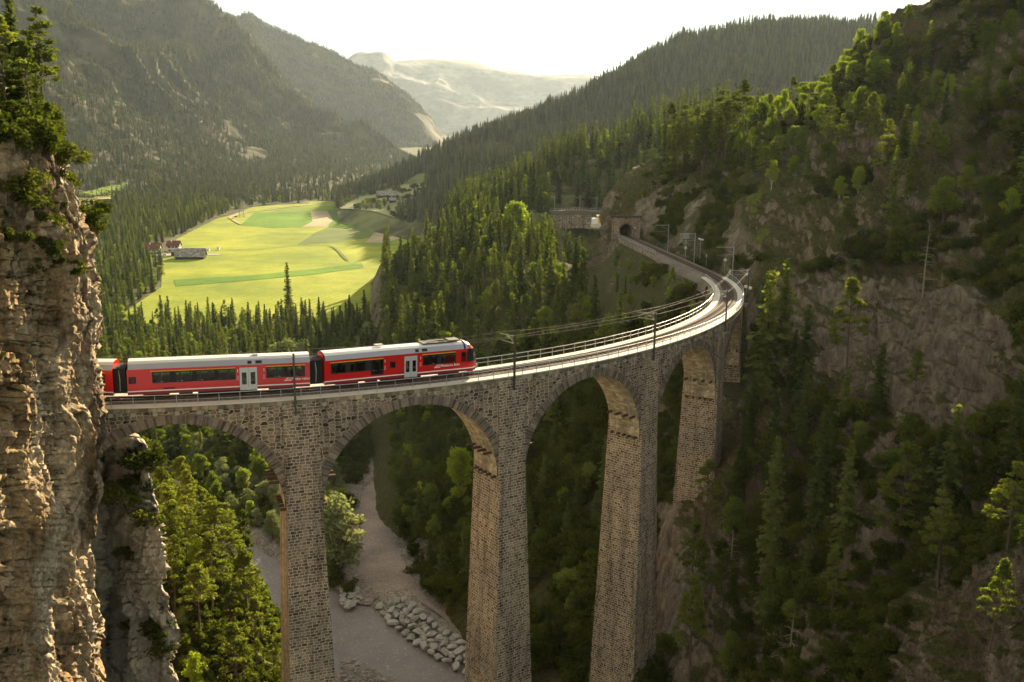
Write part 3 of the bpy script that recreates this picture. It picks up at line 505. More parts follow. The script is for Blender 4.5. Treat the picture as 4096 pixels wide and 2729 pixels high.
# ---- the cliffs that hold the viaduct's near end
def cliff(name, edge, uL, DL, DE, v0, v1, nv, ns, wrap, seed, recess=None, rough=1.0, mat='cliff'):
    ev = [e[1] for e in edge]; eu = [e[0] for e in edge]; v = np.linspace(v0, v1, nv); ue = pchip(ev, np.array(eu, float), np.clip(v, ev[0], ev[-1])); _q = np.stack([v*.013, 0*v+seed, 0*v], 1); ue = ue + fbm(_q, 5, seed, .62)*16*np.clip((ue-uL)/200, 0, 1); s_ = np.linspace(0, 1, ns)**.8
    S, Vv = np.meshgrid(s_, v); U = uL + (ue[:, None]-uL)*S; D0 = np.interp(v, *DL)[:, None]; D1 = np.interp(v, *DE)[:, None]; D = D0 + (D1-D0)*S**1.5
    if recess is not None: D = D + recess(U, Vv)
    P = at_d(U, Vv, D); E = P[:, -1:, :]; cols = [P]
    nw = 26; q = np.linspace(0, 1, nw+1)[1:]; wr = np.array(wrap, float); kx = np.linspace(0, 1, len(wr)); offs = np.stack([np.interp(q, kx, wr[:, i]) for i in range(3)], -1)
    cols.append(E + offs[None]); P = np.concatenate(cols, 1); top = P[:1].copy()*1.0; n = normals(P)
    W = np.stack([fbm(P*.13, 3, seed+20), fbm(P*.13, 3, seed+21), fbm(P*.13, 3, seed+22)], -1)*2.6; Q = P + W; d = fbm(Q*[.08, .08, .025], 3, seed)*2.8 + ridged(Q*[.3, .3, .075], 5, seed+7, .6)*.8 + ridged(Q*[.9, .9, .3], 4, seed+9, .6)*.34 + fbm(P*[2.2, 2.2, 1.6], 3, seed+12)*.18 + np.round(fbm(Q*[.34, .34, .07], 2, seed+14)*3)/3*.7
    rd_ = P - [0, 0, CAM_Z]; rd_ = -rd_/np.linalg.norm(rd_, axis=-1, keepdims=True); wt = np.ones(P.shape[1]); wt[:ns] = .25 + .75*(1-np.linspace(0, 1, ns)**3); wt[ns:] = .12; dirn = n*wt[None, :, None] + rd_*(1-wt)[None, :, None]
    P = P + dirn*(d*rough)[..., None]; me = P
    lw = [P[:, :1]+np.array([dx, dy, 0]) for dx, dy in ((-80, 12), (-45, 2), (-20, -1), (-7, -.5))]; P = np.concatenate(lw + [P], 1)
    lid = []
    for k, (by, bz) in enumerate(((3, .1), (9, .0), (22, -1.0))):
        r = P[:1] + np.array([-.3*by, by, bz]); lid.append(r)
    full = np.concatenate(lid[::-1] + [P], 0); o = bpy.data.objects.new(name, np_mesh(name, full.reshape(-1, 3), gridF(*full.shape[:2]), M[mat], True)); link(o); tag(o, kind='structure'); return full
EA = [(-650, 330), (-100, 380), (0, 430), (100, 490), (165, 540), (200, 600), (232, 680), (262, 790), (295, 850), (330, 910), (350, 990), (366, 1090), (380, 1200), (395, 1330), (398, 1450), (405, 1560), (412, 1700), (432, 1800), (418, 1900), (405, 2050), (392, 2160), (398, 2300), (415, 2450), (428, 2600), (440, 2760), (440, 3200)]
CLIFF = cliff("cliff", EA, -650, ([300, 620, 1200, 3200], [84, 64, 60, 56]), ([300, 620, 1300, 1700, 2400, 3200], [112, 91, 91, 91, 89, 86]), 330, 3200, 620, 230, [(0, 0, 0), (-1.4, 2.3, 0), (-4.4, 5.0, 0), (-9, 7, 0), (-22, 12, 0), (-60, 22, 0)], 70)
EBb = [(330, 860), (368, 880), (372, 1000), (384, 1150), (392, 1400), (398, 1640), (470, 1760), (560, 1790), (600, 1840), (620, 1950), (640, 2020), (655, 2130), (668, 2250), (692, 2400), (712, 2550), (726, 2700), (740, 3000)]
def rec(U, V): return 7.0*np.exp(-((U - (425 + (V-1850)*.06))/55)**2)*np.clip((V-1800)/80, 0, 1)
CLIFFB = cliff("cliff_buttress", EBb, 150, ([860, 1500, 1800, 3000], [109, 109, 108, 106]), ([860, 1500, 1700, 1800, 2200, 3000], [109, 108, 104.5, 102, 99, 97]), 860, 3000, 420, 150, [(0, 0, 0), (-1.7, 3, 0), (-4.6, 8, -1), (-12, 18, -3), (-32, 34, -8)], 90, rec, 1.15, 'litcliff')
# spur of the left gorge side with the young pines
Sp = {330: [(3500, 100), (3100, 108), (2700, 118), (2300, 130), (2000, 145), (2050, 170)], 640: [(3500, 98), (3050, 107), (2600, 118), (2250, 130), (2100, 145), (2170, 172)], 740: [(3400, 92), (2950, 100), (2560, 111), (2280, 124), (2140, 146), (2230, 172)], 900: [(3300, 88), (2950, 98), (2650, 110), (2400, 125), (2280, 142), (2400, 160)],
 1080: [(3300, 93), (3050, 102), (2800, 113), (2600, 127), (2480, 142), (2620, 154)], 1280: [(3500, 95), (3300, 104), (3100, 113), (2950, 124), (2850, 133), (2980, 142)], 1500: [(3700, 92), (3550, 100), (3400, 108), (3250, 116), (3150, 124), (3250, 132)]}
LS = Loft(Sp, 170, 110); LS.disp(1.6, [.08, .08, .05], 15, 'r', 4); LS.disp(.4, [.5]*3, 16); SPUR = LS.P
Gk = np.concatenate([SPUR[:1]-[0, 0, 30], SPUR, SPUR[-1:]*[1.04, 1.04, 1]-[0, 0, 40]], 0)
M['spur'] = m_slope('spur_ground', (.14, .15, .04), (.17, .13, .08), (.34, .29, .21), steep=(.1, .35))
o = bpy.data.objects.new("gorge_spur", np_mesh("gorge_spur", Gk.reshape(-1, 3), gridF(*Gk.shape[:2]), M['spur'], True)); link(o); tag(o, kind='structure')

def drape(name, P, poly, dz, mat):
    """a sheet of pasture lying on the slope, its outline read off the photograph"""
    u, v, d = proj(P); m = inpoly(u, v, poly); n, k = P.shape[:2]; F = gridF(n, k); F = F[m.ravel()[F].all(1)]; us, inv = np.unique(F, return_inverse=True)
    Q = P.reshape(-1, 3)[us] + [0, 0, dz]; o = bpy.data.objects.new(name, np_mesh(name, Q, inv.reshape(F.shape), mat, True)); link(o); tag(o, kind='structure')
drape("pasture", MOUNT, [(270, 850), (300, 815), (420, 782), (505, 765), (500, 800), (440, 830), (330, 850)], 2.0, M['meadow'])
drape("pasture", RIDGE, [(1330, 860), (1400, 812), (1500, 785), (1600, 750), (1690, 745), (1700, 790), (1640, 830), (1590, 880), (1500, 905), (1380, 890)], 1.0, M['pastpale'])

# ------------------------------------------------------------------ the viaduct
PS = [37.621 + 24.093*k for k in range(-1, 6)]          # chainage of abutment, five piers, abutment
RI, RE, ZS = 10.12, 11.15, 12.05                         # arch radius, ring outer radius, springing below deck
PBASE = [-30, -68, -68, -68, -38, -30, -26]
VIA = empty("stone_viaduct", tuple(line(37.6, 0, -60)), label="tall curved railway viaduct of dark rubble stone with round arches crossing the gorge", cat="viaduct")
_vo = Vector(line(37.6, 0, -60))
def vpart(mb, name, mat, parent=None, smooth=False, **k):
    o = mb.obj(name, mat, None, smooth, **k)
    for v in o.data.vertices: v.co -= _vo
    o.parent = parent or VIA; return o
def wall_pts(s, off, z): return line(s, off)[..., :] * [1, 1, 0] + np.stack([0*z, 0*z, z], -1)
zdk = lambda s: -.02*(np.asarray(s, float) - 61.714)
for k in range(6):
    s0, s1 = PS[k], PS[k+1]; sc = (s0+s1)/2; zc = zdk(sc) - ZS
    mb = MB(); n = 49; ss = np.linspace(s0+.2, s1-.2, n); xx = ss - sc
    ext = np.where(np.abs(xx) < RE-.02, zc + np.sqrt(np.maximum(RE**2 - xx**2, 0)), zc)
    for sgn in (1, -1):
        q = np.linspace(0, 1, 7)[:, None]; Z = ext*(1-q) + (zdk(ss)-.3)*q; S = np.broadcast_to(ss, Z.shape); off = 2.35*sgn
        mb.grid(wall_pts(S, off, Z), np.stack([S + (0 if sgn > 0 else 50), Z], -1), 0, sgn < 0)
    vpart(mb, "spandrel_wall", M['masonry'])
    mb = MB(); ph = np.linspace(0, PI, 41)
    for sgn in (1, -1):
        r = np.array([RI, RE]); S = sc - np.cos(ph)[None, :]*r[:, None]; Z = zc + np.sin(ph)[None, :]*r[:, None]; off = 2.43*sgn
        mb.grid(wall_pts(S, off, Z), np.stack([np.broadcast_to(ph*10.6, S.shape), np.broadcast_to((r[:, None]-RI)*.9, S.shape)], -1), 0, sgn < 0)
        o2 = np.array([2.43, 2.34])*sgn; S = np.broadcast_to(sc - np.cos(ph)*RE, (2, 41)); Z = np.broadcast_to(zc + np.sin(ph)*RE, (2, 41))
        mb.grid(wall_pts(S, np.broadcast_to(o2[:, None], S.shape), Z), None, 0, sgn < 0)
    vpart(mb, "arch_ring", M['voussoir'])
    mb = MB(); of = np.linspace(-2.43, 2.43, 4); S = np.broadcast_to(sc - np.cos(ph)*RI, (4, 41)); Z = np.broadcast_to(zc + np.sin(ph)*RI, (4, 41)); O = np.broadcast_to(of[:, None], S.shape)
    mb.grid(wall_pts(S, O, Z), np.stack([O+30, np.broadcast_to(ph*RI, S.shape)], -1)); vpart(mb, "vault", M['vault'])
def pier(k):
    s = PS[k]; c = line(s); zt = zdk(s) - .3; zb = PBASE[k]; an = line_dir(s); T = np.array([math.cos(an), math.sin(an), 0]); N = np.array([math.sin(an), -math.cos(an), 0])
    dep = np.array(sorted({0., 2, 5, 8, 12, 16, 22, 30, 38, 46, 54, 62, zt-zb})); dep = dep[dep <= zt-zb+.01]
    mb = MB(); hl = 1.84 + np.maximum(dep-11.7, 0)*.030; hw = 2.46 + dep*.026; mbs = [MB(), MB()]
    for (a, b, fix, sg, ax) in ((T, N, 'N', 1, 0), (T, N, 'N', -1, 0), (N, T, 'T', 1, 1), (N, T, 'T', -1, 1)):
        q = np.linspace(-1, 1, 5); rows = []; uv = []
        for i, d in enumerate(dep):
            h1 = hl[i] if ax == 0 else hw[i]; h2 = hw[i] if ax == 0 else hl[i]
            rows.append([np.array([c[0], c[1], zt-d]) + a*x*h1 + b*sg*h2 for x in q]); uv.append([(x*h1 + 7*k + 3.3*ax, zt-d) for x in q])
        mb.grid(np.array(rows), uv, 0, (sg > 0) == (ax == 0))
    return vpart(mb, "pier", M['pier_stone'])
for k in range(1, 6): pier(k)
pier(0); pier(6)
# projecting stone beams left under the vaults
for k in range(1, 6):
    for side, (dz, n) in ((s_, d_) for s_ in (-1, 1) for d_ in ((-9.3, 4), (-12.3, 5))):
        s = PS[k] + side*(1.9 + (1.0 if dz > -10 else 0)); zz = zdk(PS[k]) + dz + .3; an = line_dir(PS[k])
        if k == 5 and side > 0: continue
        for j in range(n):
            off = -1.9 + 3.8*j/(n-1) + .1*math.sin(j*5+k); c = line(s - side*.1, off); mb = MB()
            mb.box((0, 0, 0), (1.25, .3, .24), Matrix.Translation((c[0], c[1], zz)) @ Matrix.Rotation(an, 4, 'Z') @ Matrix.Rotation(R_(3*math.sin(j)), 4, 'Y')); vpart(mb, "stone_bracket", M['darksteel'] if False else M['rust'])
# deck slab with its two walkways, ballast trough between
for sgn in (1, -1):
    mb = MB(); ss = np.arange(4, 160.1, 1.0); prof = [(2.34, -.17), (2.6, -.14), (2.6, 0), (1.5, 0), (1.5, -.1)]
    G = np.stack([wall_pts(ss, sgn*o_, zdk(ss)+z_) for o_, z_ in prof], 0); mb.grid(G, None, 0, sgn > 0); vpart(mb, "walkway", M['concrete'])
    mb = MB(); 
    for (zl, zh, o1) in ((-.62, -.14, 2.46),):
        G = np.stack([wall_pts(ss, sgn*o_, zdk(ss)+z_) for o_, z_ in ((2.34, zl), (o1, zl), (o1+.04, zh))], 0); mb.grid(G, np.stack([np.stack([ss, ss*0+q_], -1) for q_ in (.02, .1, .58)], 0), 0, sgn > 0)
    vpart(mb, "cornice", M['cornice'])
cb = MB(); cb.box((0, 0, 0), (.42, .34, .36)); cbm = cb.mesh("corbel", M['capstone'])
for i in range(74):
    s = 8 + i*2.0; c = line(s, 2.46, -.80); o = bpy.data.objects.new("corbel", cbm); C.objects.link(o); o.parent = VIA; o.location = Vector(c) - _vo; o.rotation_euler = (0, 0, line_dir(s))
cb = MB()
for i in range(74):
    s = 8 + i*2.0; c = line(s, -2.46, -.80); cb.box((0, 0, 0), (.42, .34, .36), Matrix.Translation(tuple(c)) @ Matrix.Rotation(line_dir(s), 4, 'Z'))
vpart(cb, "corbels", M['capstone'], kind='stuff')
# railings: two parts of the viaduct, each post a piece of its own
pm = MB(); pm.box((0, 0, .55), (.06, .06, 1.1)); pmm = pm.mesh("post", M['steel'])
def railing(off, sa, sb, parent, org, name="railing", step=2.0, h=1.1, r=.042):
    mb = MB(); ss = np.arange(sa, sb+.01, step)
    for z, rr in ((h, r), (h*.52, r*.7)): mb.tube([tuple(p) for p in line(ss, off, z)], rr, 6)
    o = mb.obj(name, M['steel'], None, True)
    for v in o.data.vertices: v.co -= org
    o.parent = parent
    for s in ss:
        p = bpy.data.objects.new("post", pmm); C.objects.link(p); p.parent = o; p.location = Vector(line(s, off)) - org; p.rotation_euler = (0, 0, line_dir(s)); p.scale = (1, 1, h/1.1)
    return o
railing(2.5, 10.4, 157, VIA, _vo, step=2.0*100/102.5)
railing(-2.5, 10.4, 158, VIA, _vo, step=2.0*100/97.5)

# ------------------------------------------------------------------ railway track
TRK = empty("railway_track", tuple(line(60)), label="single narrow gauge railway track on pale ballast curving over the viaduct", cat="railway track"); _to = Vector(line(60))
def tpart(mb, name, mat, smooth=False, **k):
    o = mb.obj(name, mat, None, smooth, **k)
    for v in o.data.vertices: v.co -= _to
    o.parent = TRK; return o
ss = np.arange(-8, S_END+8, .8); mb = MB(); prof = np.array([(-1.62, -.12), (-1.5, .0), (-1.2, .08), (-.8, .13), (-.3, .12), (.3, .12), (.8, .13), (1.2, .08), (1.5, .0), (1.62, -.12)])
G = np.stack([line(ss, o_, z_ + .03*noise(np.stack([ss*1.7, 0*ss+o_*5, 0*ss], -1))) for o_, z_ in prof], 0); mb.grid(G, None, 0, True); tpart(mb, "ballast_bed", M['ballast'], True)
for o_ in (-.53, .53):
    mb = MB(); pr = [(-.035, .16), (-.035, .31), (.035, .31), (.035, .16)]
    G = np.stack([line(ss, o_+a, b) for a, b in pr], 0); mb.grid(G[:2], None, 0, True); mb.grid(G[2:], None, 0, True); mb.grid(np.stack([line(ss, o_-.04, .312), line(ss, o_+.04, .312)], 0), None, 1, True); tpart(mb, "rail", [M['rust'], M['rail']])
for o_ in (-.3, .3):
    mb = MB(); s2 = np.arange(8, 158, .8); pr = [(-.03, .16), (-.03, .29), (.03, .29), (.03, .16)]
    G = np.stack([line(s2, o_+a, b) for a, b in pr], 0); mb.grid(G, None, 0, True); tpart(mb, "guard_rail", M['rust'])
sb = MB(); sb.box((0, 0, .125), (.24, 1.8, .12)); sm_ = sb.mesh("sleeper", M['wood'])
for i in range(100):
    s = 57.5 + i*.65; o = bpy.data.objects.new("sleeper", sm_); C.objects.link(o); o.parent = TRK; o.location = Vector(line(s)) - _to; o.rotation_euler = (0, 0, line_dir(s))
mb = MB()
for s in list(np.arange(-6, 57.4, .65)) + list(np.arange(57.5+65, S_END+6, .65)): mb.box((0, 0, .125), (.24, 1.8, .12), Matrix.Translation(tuple(line(s))) @ Matrix.Rotation(line_dir(s), 4, 'Z'))
tpart(mb, "sleepers", M['wood'], kind='stuff')

# ------------------------------------------------------------------ embankment, retaining wall and tunnel portal beyond the viaduct
ss = np.arange(154, S_END+4, 1.5); wd = np.interp(ss, [154, 160, 180, 190, 200, 250], [2.8, 3.4, 5.0, 4.2, 2.7, 2.7])
mb = MB(); q = [(-1.08, -2.6), (-.95, -1.0), (-.82, -.25), (-.6, -.08), (.0, .0)]
G = np.stack([line(ss, 0, 0)*0 + np.stack([line(s_, w_*a if a < 0 else 0, b) for s_, w_ in zip(ss, wd)]) for a, b in q] + [line(ss, 2.4, -.05), line(ss, 3.6, -.5), line(ss, 4.4, -3)], 0)
mb.grid(G, None, 0, True); mb.obj("embankment", M['ballast'], None, True, kind='structure')
RW = empty("retaining_wall", tuple(line(222, -2.75, -6)), label="stone retaining wall with a blind arch and railing below the track before the tunnel", cat="retaining wall"); _ro = Vector(line(222, -2.75, -6))
mb = MB(); ss = np.linspace(197, S_END, 50); n = 8; sc = 232.; zc = -8.2
for i in range(len(ss)-1):
    a, b = ss[i], ss[i+1]; m_ = (a+b)/2; zt = [float(zdk(x))-.1 for x in (a, b)]; hole = abs(m_-sc) < 4
    zb = [(-.02*(x-61.7) - 7.4 + math.sqrt(max(16-(x-sc)**2, 0))) if hole else -18. for x in (a, b)]
    mb.quad([wall_pts(np.array(a), -2.8, np.array(zb[0])), wall_pts(np.array(b), -2.8, np.array(zb[1])), wall_pts(np.array(b), -2.8, np.array(zt[1])), wall_pts(np.array(a), -2.8, np.array(zt[0]))], [(a, zb[0]), (b, zb[1]), (b, zt[1]), (a, zt[0])])
    if hole:
        for x0, x1, z0, z1 in ((a, b, zb[0], zb[1]),): mb.quad([wall_pts(np.array(x0), -2.8, np.array(z0)), wall_pts(np.array(x1), -2.8, np.array(z1)), wall_pts(np.array(x1), -1., np.array(z1)), wall_pts(np.array(x0), -1., np.array(z0))], [(x0, 0), (x1, 0), (x1, 2), (x0, 2)])
for i in range(len(ss)-1): mb.quad([wall_pts(np.array(ss[i]), -1., np.array(-18.)), wall_pts(np.array(ss[i+1]), -1., np.array(-18.)), wall_pts(np.array(ss[i+1]), -1., np.array(-4.)), wall_pts(np.array(ss[i]), -1., np.array(-4.))], [(ss[i], 0), (ss[i+1], 0), (ss[i+1], 14), (ss[i], 14)])
o = mb.obj("masonry", M['masonry'])
for v in o.data.vertices: v.co -= _ro
o.parent = RW
railing(-2.65, 199, S_END-1, RW, _ro, step=1.6, h=1.0)
railing(2.7, 240, S_END-1, RW, _ro, step=1.6, h=1.0)
def portal():
    s = S_END - 1.0; c = line(s); an = line_dir(s) - PI/2; Mx = Matrix.Translation((c[0], c[1], c[2])) @ Matrix.Rotation(an, 4, 'Z')   # local x across, y into the hill
    r = empty("tunnel_portal", tuple(c), an, label="stone tunnel portal with round dark mouth where the track enters the hillside", cat="tunnel portal")
    mb = MB(); hw, hs, R = 1.75, 1.9, 1.75; W, Ht = 4.2, 5.6; ph = np.linspace(0, PI, 17)
    inner = [(-hw, -1)] + [(-hw, hs)] + [(-R*math.cos(p), hs+R*math.sin(p)) for p in ph[1:-1]] + [(hw, hs), (hw, -1)]
    outer = [(-W, -1), (-W, hs)] + [(max(-W, min(W, -W*math.cos(p)*1.35)), min(Ht, hs + (Ht-hs)*math.sin(p)*1.5)) for p in ph[1:-1]] + [(W, hs), (W, -1)]
    for i in range(len(inner)-1):
        a, b, c2, d = inner[i], inner[i+1], outer[i+1], outer[i]; mb.quad([(x, 0, z) for x, z in (a, b, c2, d)][::-1], [(x, z) for x, z in (a, b, c2, d)][::-1])
        mb.quad([(a[0], 0, a[1]), (b[0], 0, b[1]), (b[0], 8, b[1]), (a[0], 8, a[1])], [(i*.4, 0), (i*.4+.4, 0), (i*.4+.4, 8), (i*.4, 8)])
    mb.box((0, -.1, Ht+.15), (2*W+.3, .9, .35), Matrix.Identity(4)); mb.obj("facade", M['pier_stone'], r)
    mb = MB()
    for i in range(1, len(inner)-2):
        a, b = inner[i], inner[i+1]; k1 = lambda p: (p[0]*1.22, hs+(p[1]-hs)*1.22 if p[1] > hs else p[1]); a2, b2 = k1(a), k1(b)
        mb.quad([(a[0], -.12, a[1]), (a2[0], -.12, a2[1]), (b2[0], -.12, b2[1]), (b[0], -.12, b[1])], [(i*.5, 0), (i*.5, .9), (i*.5+.5, .9), (i*.5+.5, 0)])
    mb.obj("arch_ring", M['voussoir'], r)
    mb = MB(); mb.quad([(-1.9, 7.9, -1), (1.9, 7.9, -1), (1.9, 7.9, 3.8), (-1.9, 7.9, 3.8)]); mb.obj("darkness_sheet", plain('tunnel_dark', (.004, .004, .004)), r)  # black sheet closing the short bore, stands in for the tunnel's darkness
    mb = MB(); mb.box((2.6, -.2, 2.6), (.5, .06, .3)); mb.obj("number_plate", plain('white_plate', (.75, .75, .7)), r)
portal()

# ------------------------------------------------------------------ catenary masts and wires
def find_s(U, off, lo=0, hi=S_END):
    ss = np.linspace(lo, hi, 6000); u, v, d = proj(line(ss, off)); return float(ss[np.argmin(np.abs(u-U))])
def mast(s, off, down, up, label, arm=True, w=.2, bracket=True, mat='darksteel'):
    c = line(s, off); an = line_dir(s); r = empty("catenary_mast", (c[0], c[1], c[2]-down), an, label=label, cat="catenary mast", group="overhead line masts along the track")
    H = up+down; mb = MB()
    mb.box((0, -w*.45, H/2), (w, .03, H)); mb.box((0, w*.45, H/2), (w, .03, H)); mb.box((0, 0, H/2), (.03, w*.88, H)); mb.obj("pole", M[mat], r)
    if bracket:
        mb = MB(); mb.box((0, .15, -.1), (.7, .75, .14)); mb.box((0, .25, -.45), (.35, .35, .6), None, 0, 1.0); mb.obj("foot_bracket", M['capstone'], r)
        mb = MB(); mb.box((0, .25, down-.45), (.34, .5, .08)); mb.obj("wall_clamp", M['darksteel'], r)
    if arm:
        mb = MB(); mb.tube([(0, 0, H-.15), (0, off+.1, H-.35)], .03, 5); mb.tube([(0, 0, H-.9), (0, off*.55, H-.27)], .025, 5); mb.tube([(0, 0, H-1.0), (0, off-.2, H-1.05)], .022, 5); mb.obj("cantilever", M['steel'], r)
        mb = MB(); mb.tube([(0, .15, H-.16), (0, .5, H-.19)], [.07, .07], 6); mb.tube([(0, .15, H-1.0), (0, .5, H-1.01)], [.07, .07], 6); mb.obj("insulator", plain('brown_insulator', (.35, .3, .26)), r)
    return r
MS = []
lab = ["steel catenary mast bolted to the viaduct in front of the middle carriage", "steel catenary mast on the viaduct just ahead of the train", "steel catenary mast on the viaduct above the second arch right of the train", "steel catenary mast where the viaduct bends toward the hillside"]
for k in range(4):
    s = PS[k+1] - (.55 if k == 0 else 0); mast(s, 2.86, 1.66, 4.8, lab[k]); MS.append((s, 4.5))
s5 = PS[5] + .5; mast(s5, 3.2, 1.0, 5.0, "catenary mast with two small boxes at the far end of the viaduct", w=.22); MS.append((s5, 4.6))
for U, lb in ((2923, "slim catenary mast with horizontal arm beside the track after the viaduct"), (2769, "tall catenary mast with horizontal arm standing by the boulders"), (2663, "catenary mast nearest the tunnel mouth")):
    s = find_s(U, 3.6, 150); c = line(s, 3.6, 0); r = empty("catenary_mast", tuple(c), line_dir(s), label=lb, cat="catenary mast", group="overhead line masts along the track")
    H = 6.4; mb = MB(); mb.box((0, 0, H/2-.5), (.16, .16, H+1)); mb.obj("pole", M['steel'], r); mb = MB(); mb.box((0, 1.75, H-.25), (.1, 3.5, .12)); mb.tube([(0, 0, H-1.6), (0, 2.0, H-.3)], .03, 5); mb.tube([(0, 0, H-1.7), (0, 3.4, H-1.9)], .03, 5); mb.obj("cantilever", M['steel'], r); MS.append((s, 5.0))
MS.sort(); MS = [(S_END, 4.4)] + MS[::-1] + [(12, 4.5)]
def wire(name, pts, r, label):
    mb = MB(); mb.tube(pts, r, 4); mb.obj(name, M['wire'], None, True, label=label, cat="overhead wire")
cp, mp = [], []
for (a, ha), (b, hb) in zip(MS[:-1], MS[1:]):
    A, B = line(a, .1), line(b, .1); mid = line((a+b)/2, 0)
    for t in np.linspace(0, 1, 9)[:-1]:
        p = A*(1-t)+B*t; h = ha*(1-t)+hb*t; cp.append((p[0], p[1], p[2]+h-.55)); mp.append((p[0], p[1], p[2]+h+.15-.9*4*t*(1-t)*.45))
wire("contact_wire", cp, .016, "lower overhead contact wire running above the rails"); wire("messenger_wire", mp, .014, "sagging upper messenger wire above the contact wire")
mb = MB()
for a, b in zip(cp[::2], mp[::2]): mb.tube([a, b], .008, 4)
mb.obj("dropper_wires", M['wire'], None, label="short vertical dropper wires between messenger and contact wire", cat="overhead wire")
fp = []
for (a, ha), (b, hb) in zip(MS[2:-1], MS[3:]):
    A, B = line(a, 3.0), line(b, 2.9)
    for t in np.linspace(0, 1, 9)[:-1]: p = A*(1-t)+B*t; fp.append((p[0], p[1], p[2]+4.55-.25*4*t*(1-t)))
wire("feeder_wire", fp, .014, "single feeder wire strung along the mast tops")

# ------------------------------------------------------------------ the red train
mp_ = NT('red_train_paint'); vv = mp_.coord(); _z = mp_.n('ShaderNodeSeparateXYZ', i0=vv).outputs[2]; _dirt = mp_.math('MULTIPLY', mp_.ramp(_z, [(.0, (1, 1, 1)), (1.0, (.12, .12, .12))]), mp_.ramp(mp_.noise(mp_.coord('Object', (1, 1, .25)), 2.5, 8, .75), [(.45, (0, 0, 0)), (.7, (.6, .6, .6))])); mp_.set(mp_.mix(_dirt, mp_.mix(mp_.noise(vv, .8, 5, .6), (.50, .008, .006), (.60, .014, .010)), (.16, .05, .035)), .25, 0, .5); mp_.b.inputs['Coat Weight'].default_value = .4; M['red'] = mp_.m
M['darkred'] = plain('dark_red_skirt', (.22, .006, .012), .4, 0, .5, .15, 1)
M['roofgrey'] = plain('grey_roof_panel', (.30, .31, .34), .45, .2, .5, .06, 1)
M['roofwhite'] = plain('pale_roof_top', (.62, .60, .56), .6, 0, .4, .1, 1)
M['doorgrey'] = plain('grey_door', (.52, .52, .50), .35, .2, .5, .05, 1)
M['yellow'] = plain('yellow_stripe', (.75, .38, .02), .5); M['white'] = plain('white_marking', (.80, .78, .74), .5, 0, .4, .03)
M['rubber'] = plain('black_rubber', (.012, .012, .013), .7); M['under'] = plain('underframe', (.03, .026, .022), .8, .2, .3, .4, 3)
M['seat'] = plain('seat_fabric', (.05, .045, .05), .9); M['cream'] = plain('interior_panel', (.55, .5, .38), .7); M['table'] = plain('table_top', (.6, .58, .5), .5)
g = NT('tinted_glass'); tr = g.n("ShaderNodeBsdfTransparent"); tr.inputs[0].default_value = (.62, .66, .56, 1); gl = g.n("ShaderNodeBsdfGlossy"); gl.inputs['Roughness'].default_value = .03; gl.inputs[0].default_value = (.8, .85, .8, 1)
fr = g.n("ShaderNodeFresnel"); fr.inputs[0].default_value = 1.5; mx = g.n("ShaderNodeMixShader", i0=fr.outputs[0], i1=tr.outputs[0], i2=gl.outputs[0]); g.t.links.new(mx.outputs[0], g.out.inputs[0]); g.t.nodes.remove(g.b); M['glass'] = g.m
W2 = 1.33
def text_mesh(txt, size, mat, italic=0):
    cu = bpy.data.curves.new("lettering", 'FONT'); cu.body = txt; cu.size = size; cu.extrude = .004; cu.offset = .012*size; cu.shear = italic; cu.resolution_u = 2
    o = bpy.data.objects.new("t", cu); bpy.context.scene.collection.objects.link(o); dg = bpy.context.evaluated_depsgraph_get(); me = bpy.data.meshes.new_from_object(o.evaluated_get(dg)); bpy.data.objects.remove(o); me.materials.clear(); me.materials.append(mat); me.name = "lettering"; return me
def sheet(mb, y, xs, zs, holes, mi=0, flip=False, zband=None):
    """upright panel at y with rectangular holes"""
    X = sorted({*xs, *[h[0] for h in holes], *[h[1] for h in holes]}); X = [x for x in X if min(xs) <= x <= max(xs)]; Z = sorted({*zs, *[h[2] for h in holes], *[h[3] for h in holes]}); Z = [z for z in Z if min(zs) <= z <= max(zs)]
    for i in range(len(X)-1):
        for j in range(len(Z)-1):
            cx_, cz_ = (X[i]+X[i+1])/2, (Z[j]+Z[j+1])/2
            if any(h[0] < cx_ < h[1] and h[2] < cz_ < h[3] for h in holes): continue
            p = [(X[i], y, Z[j]), (X[i+1], y, Z[j]), (X[i+1], y, Z[j+1]), (X[i], y, Z[j+1])]; mb.quad(p[::-1] if flip else p, None, mi)
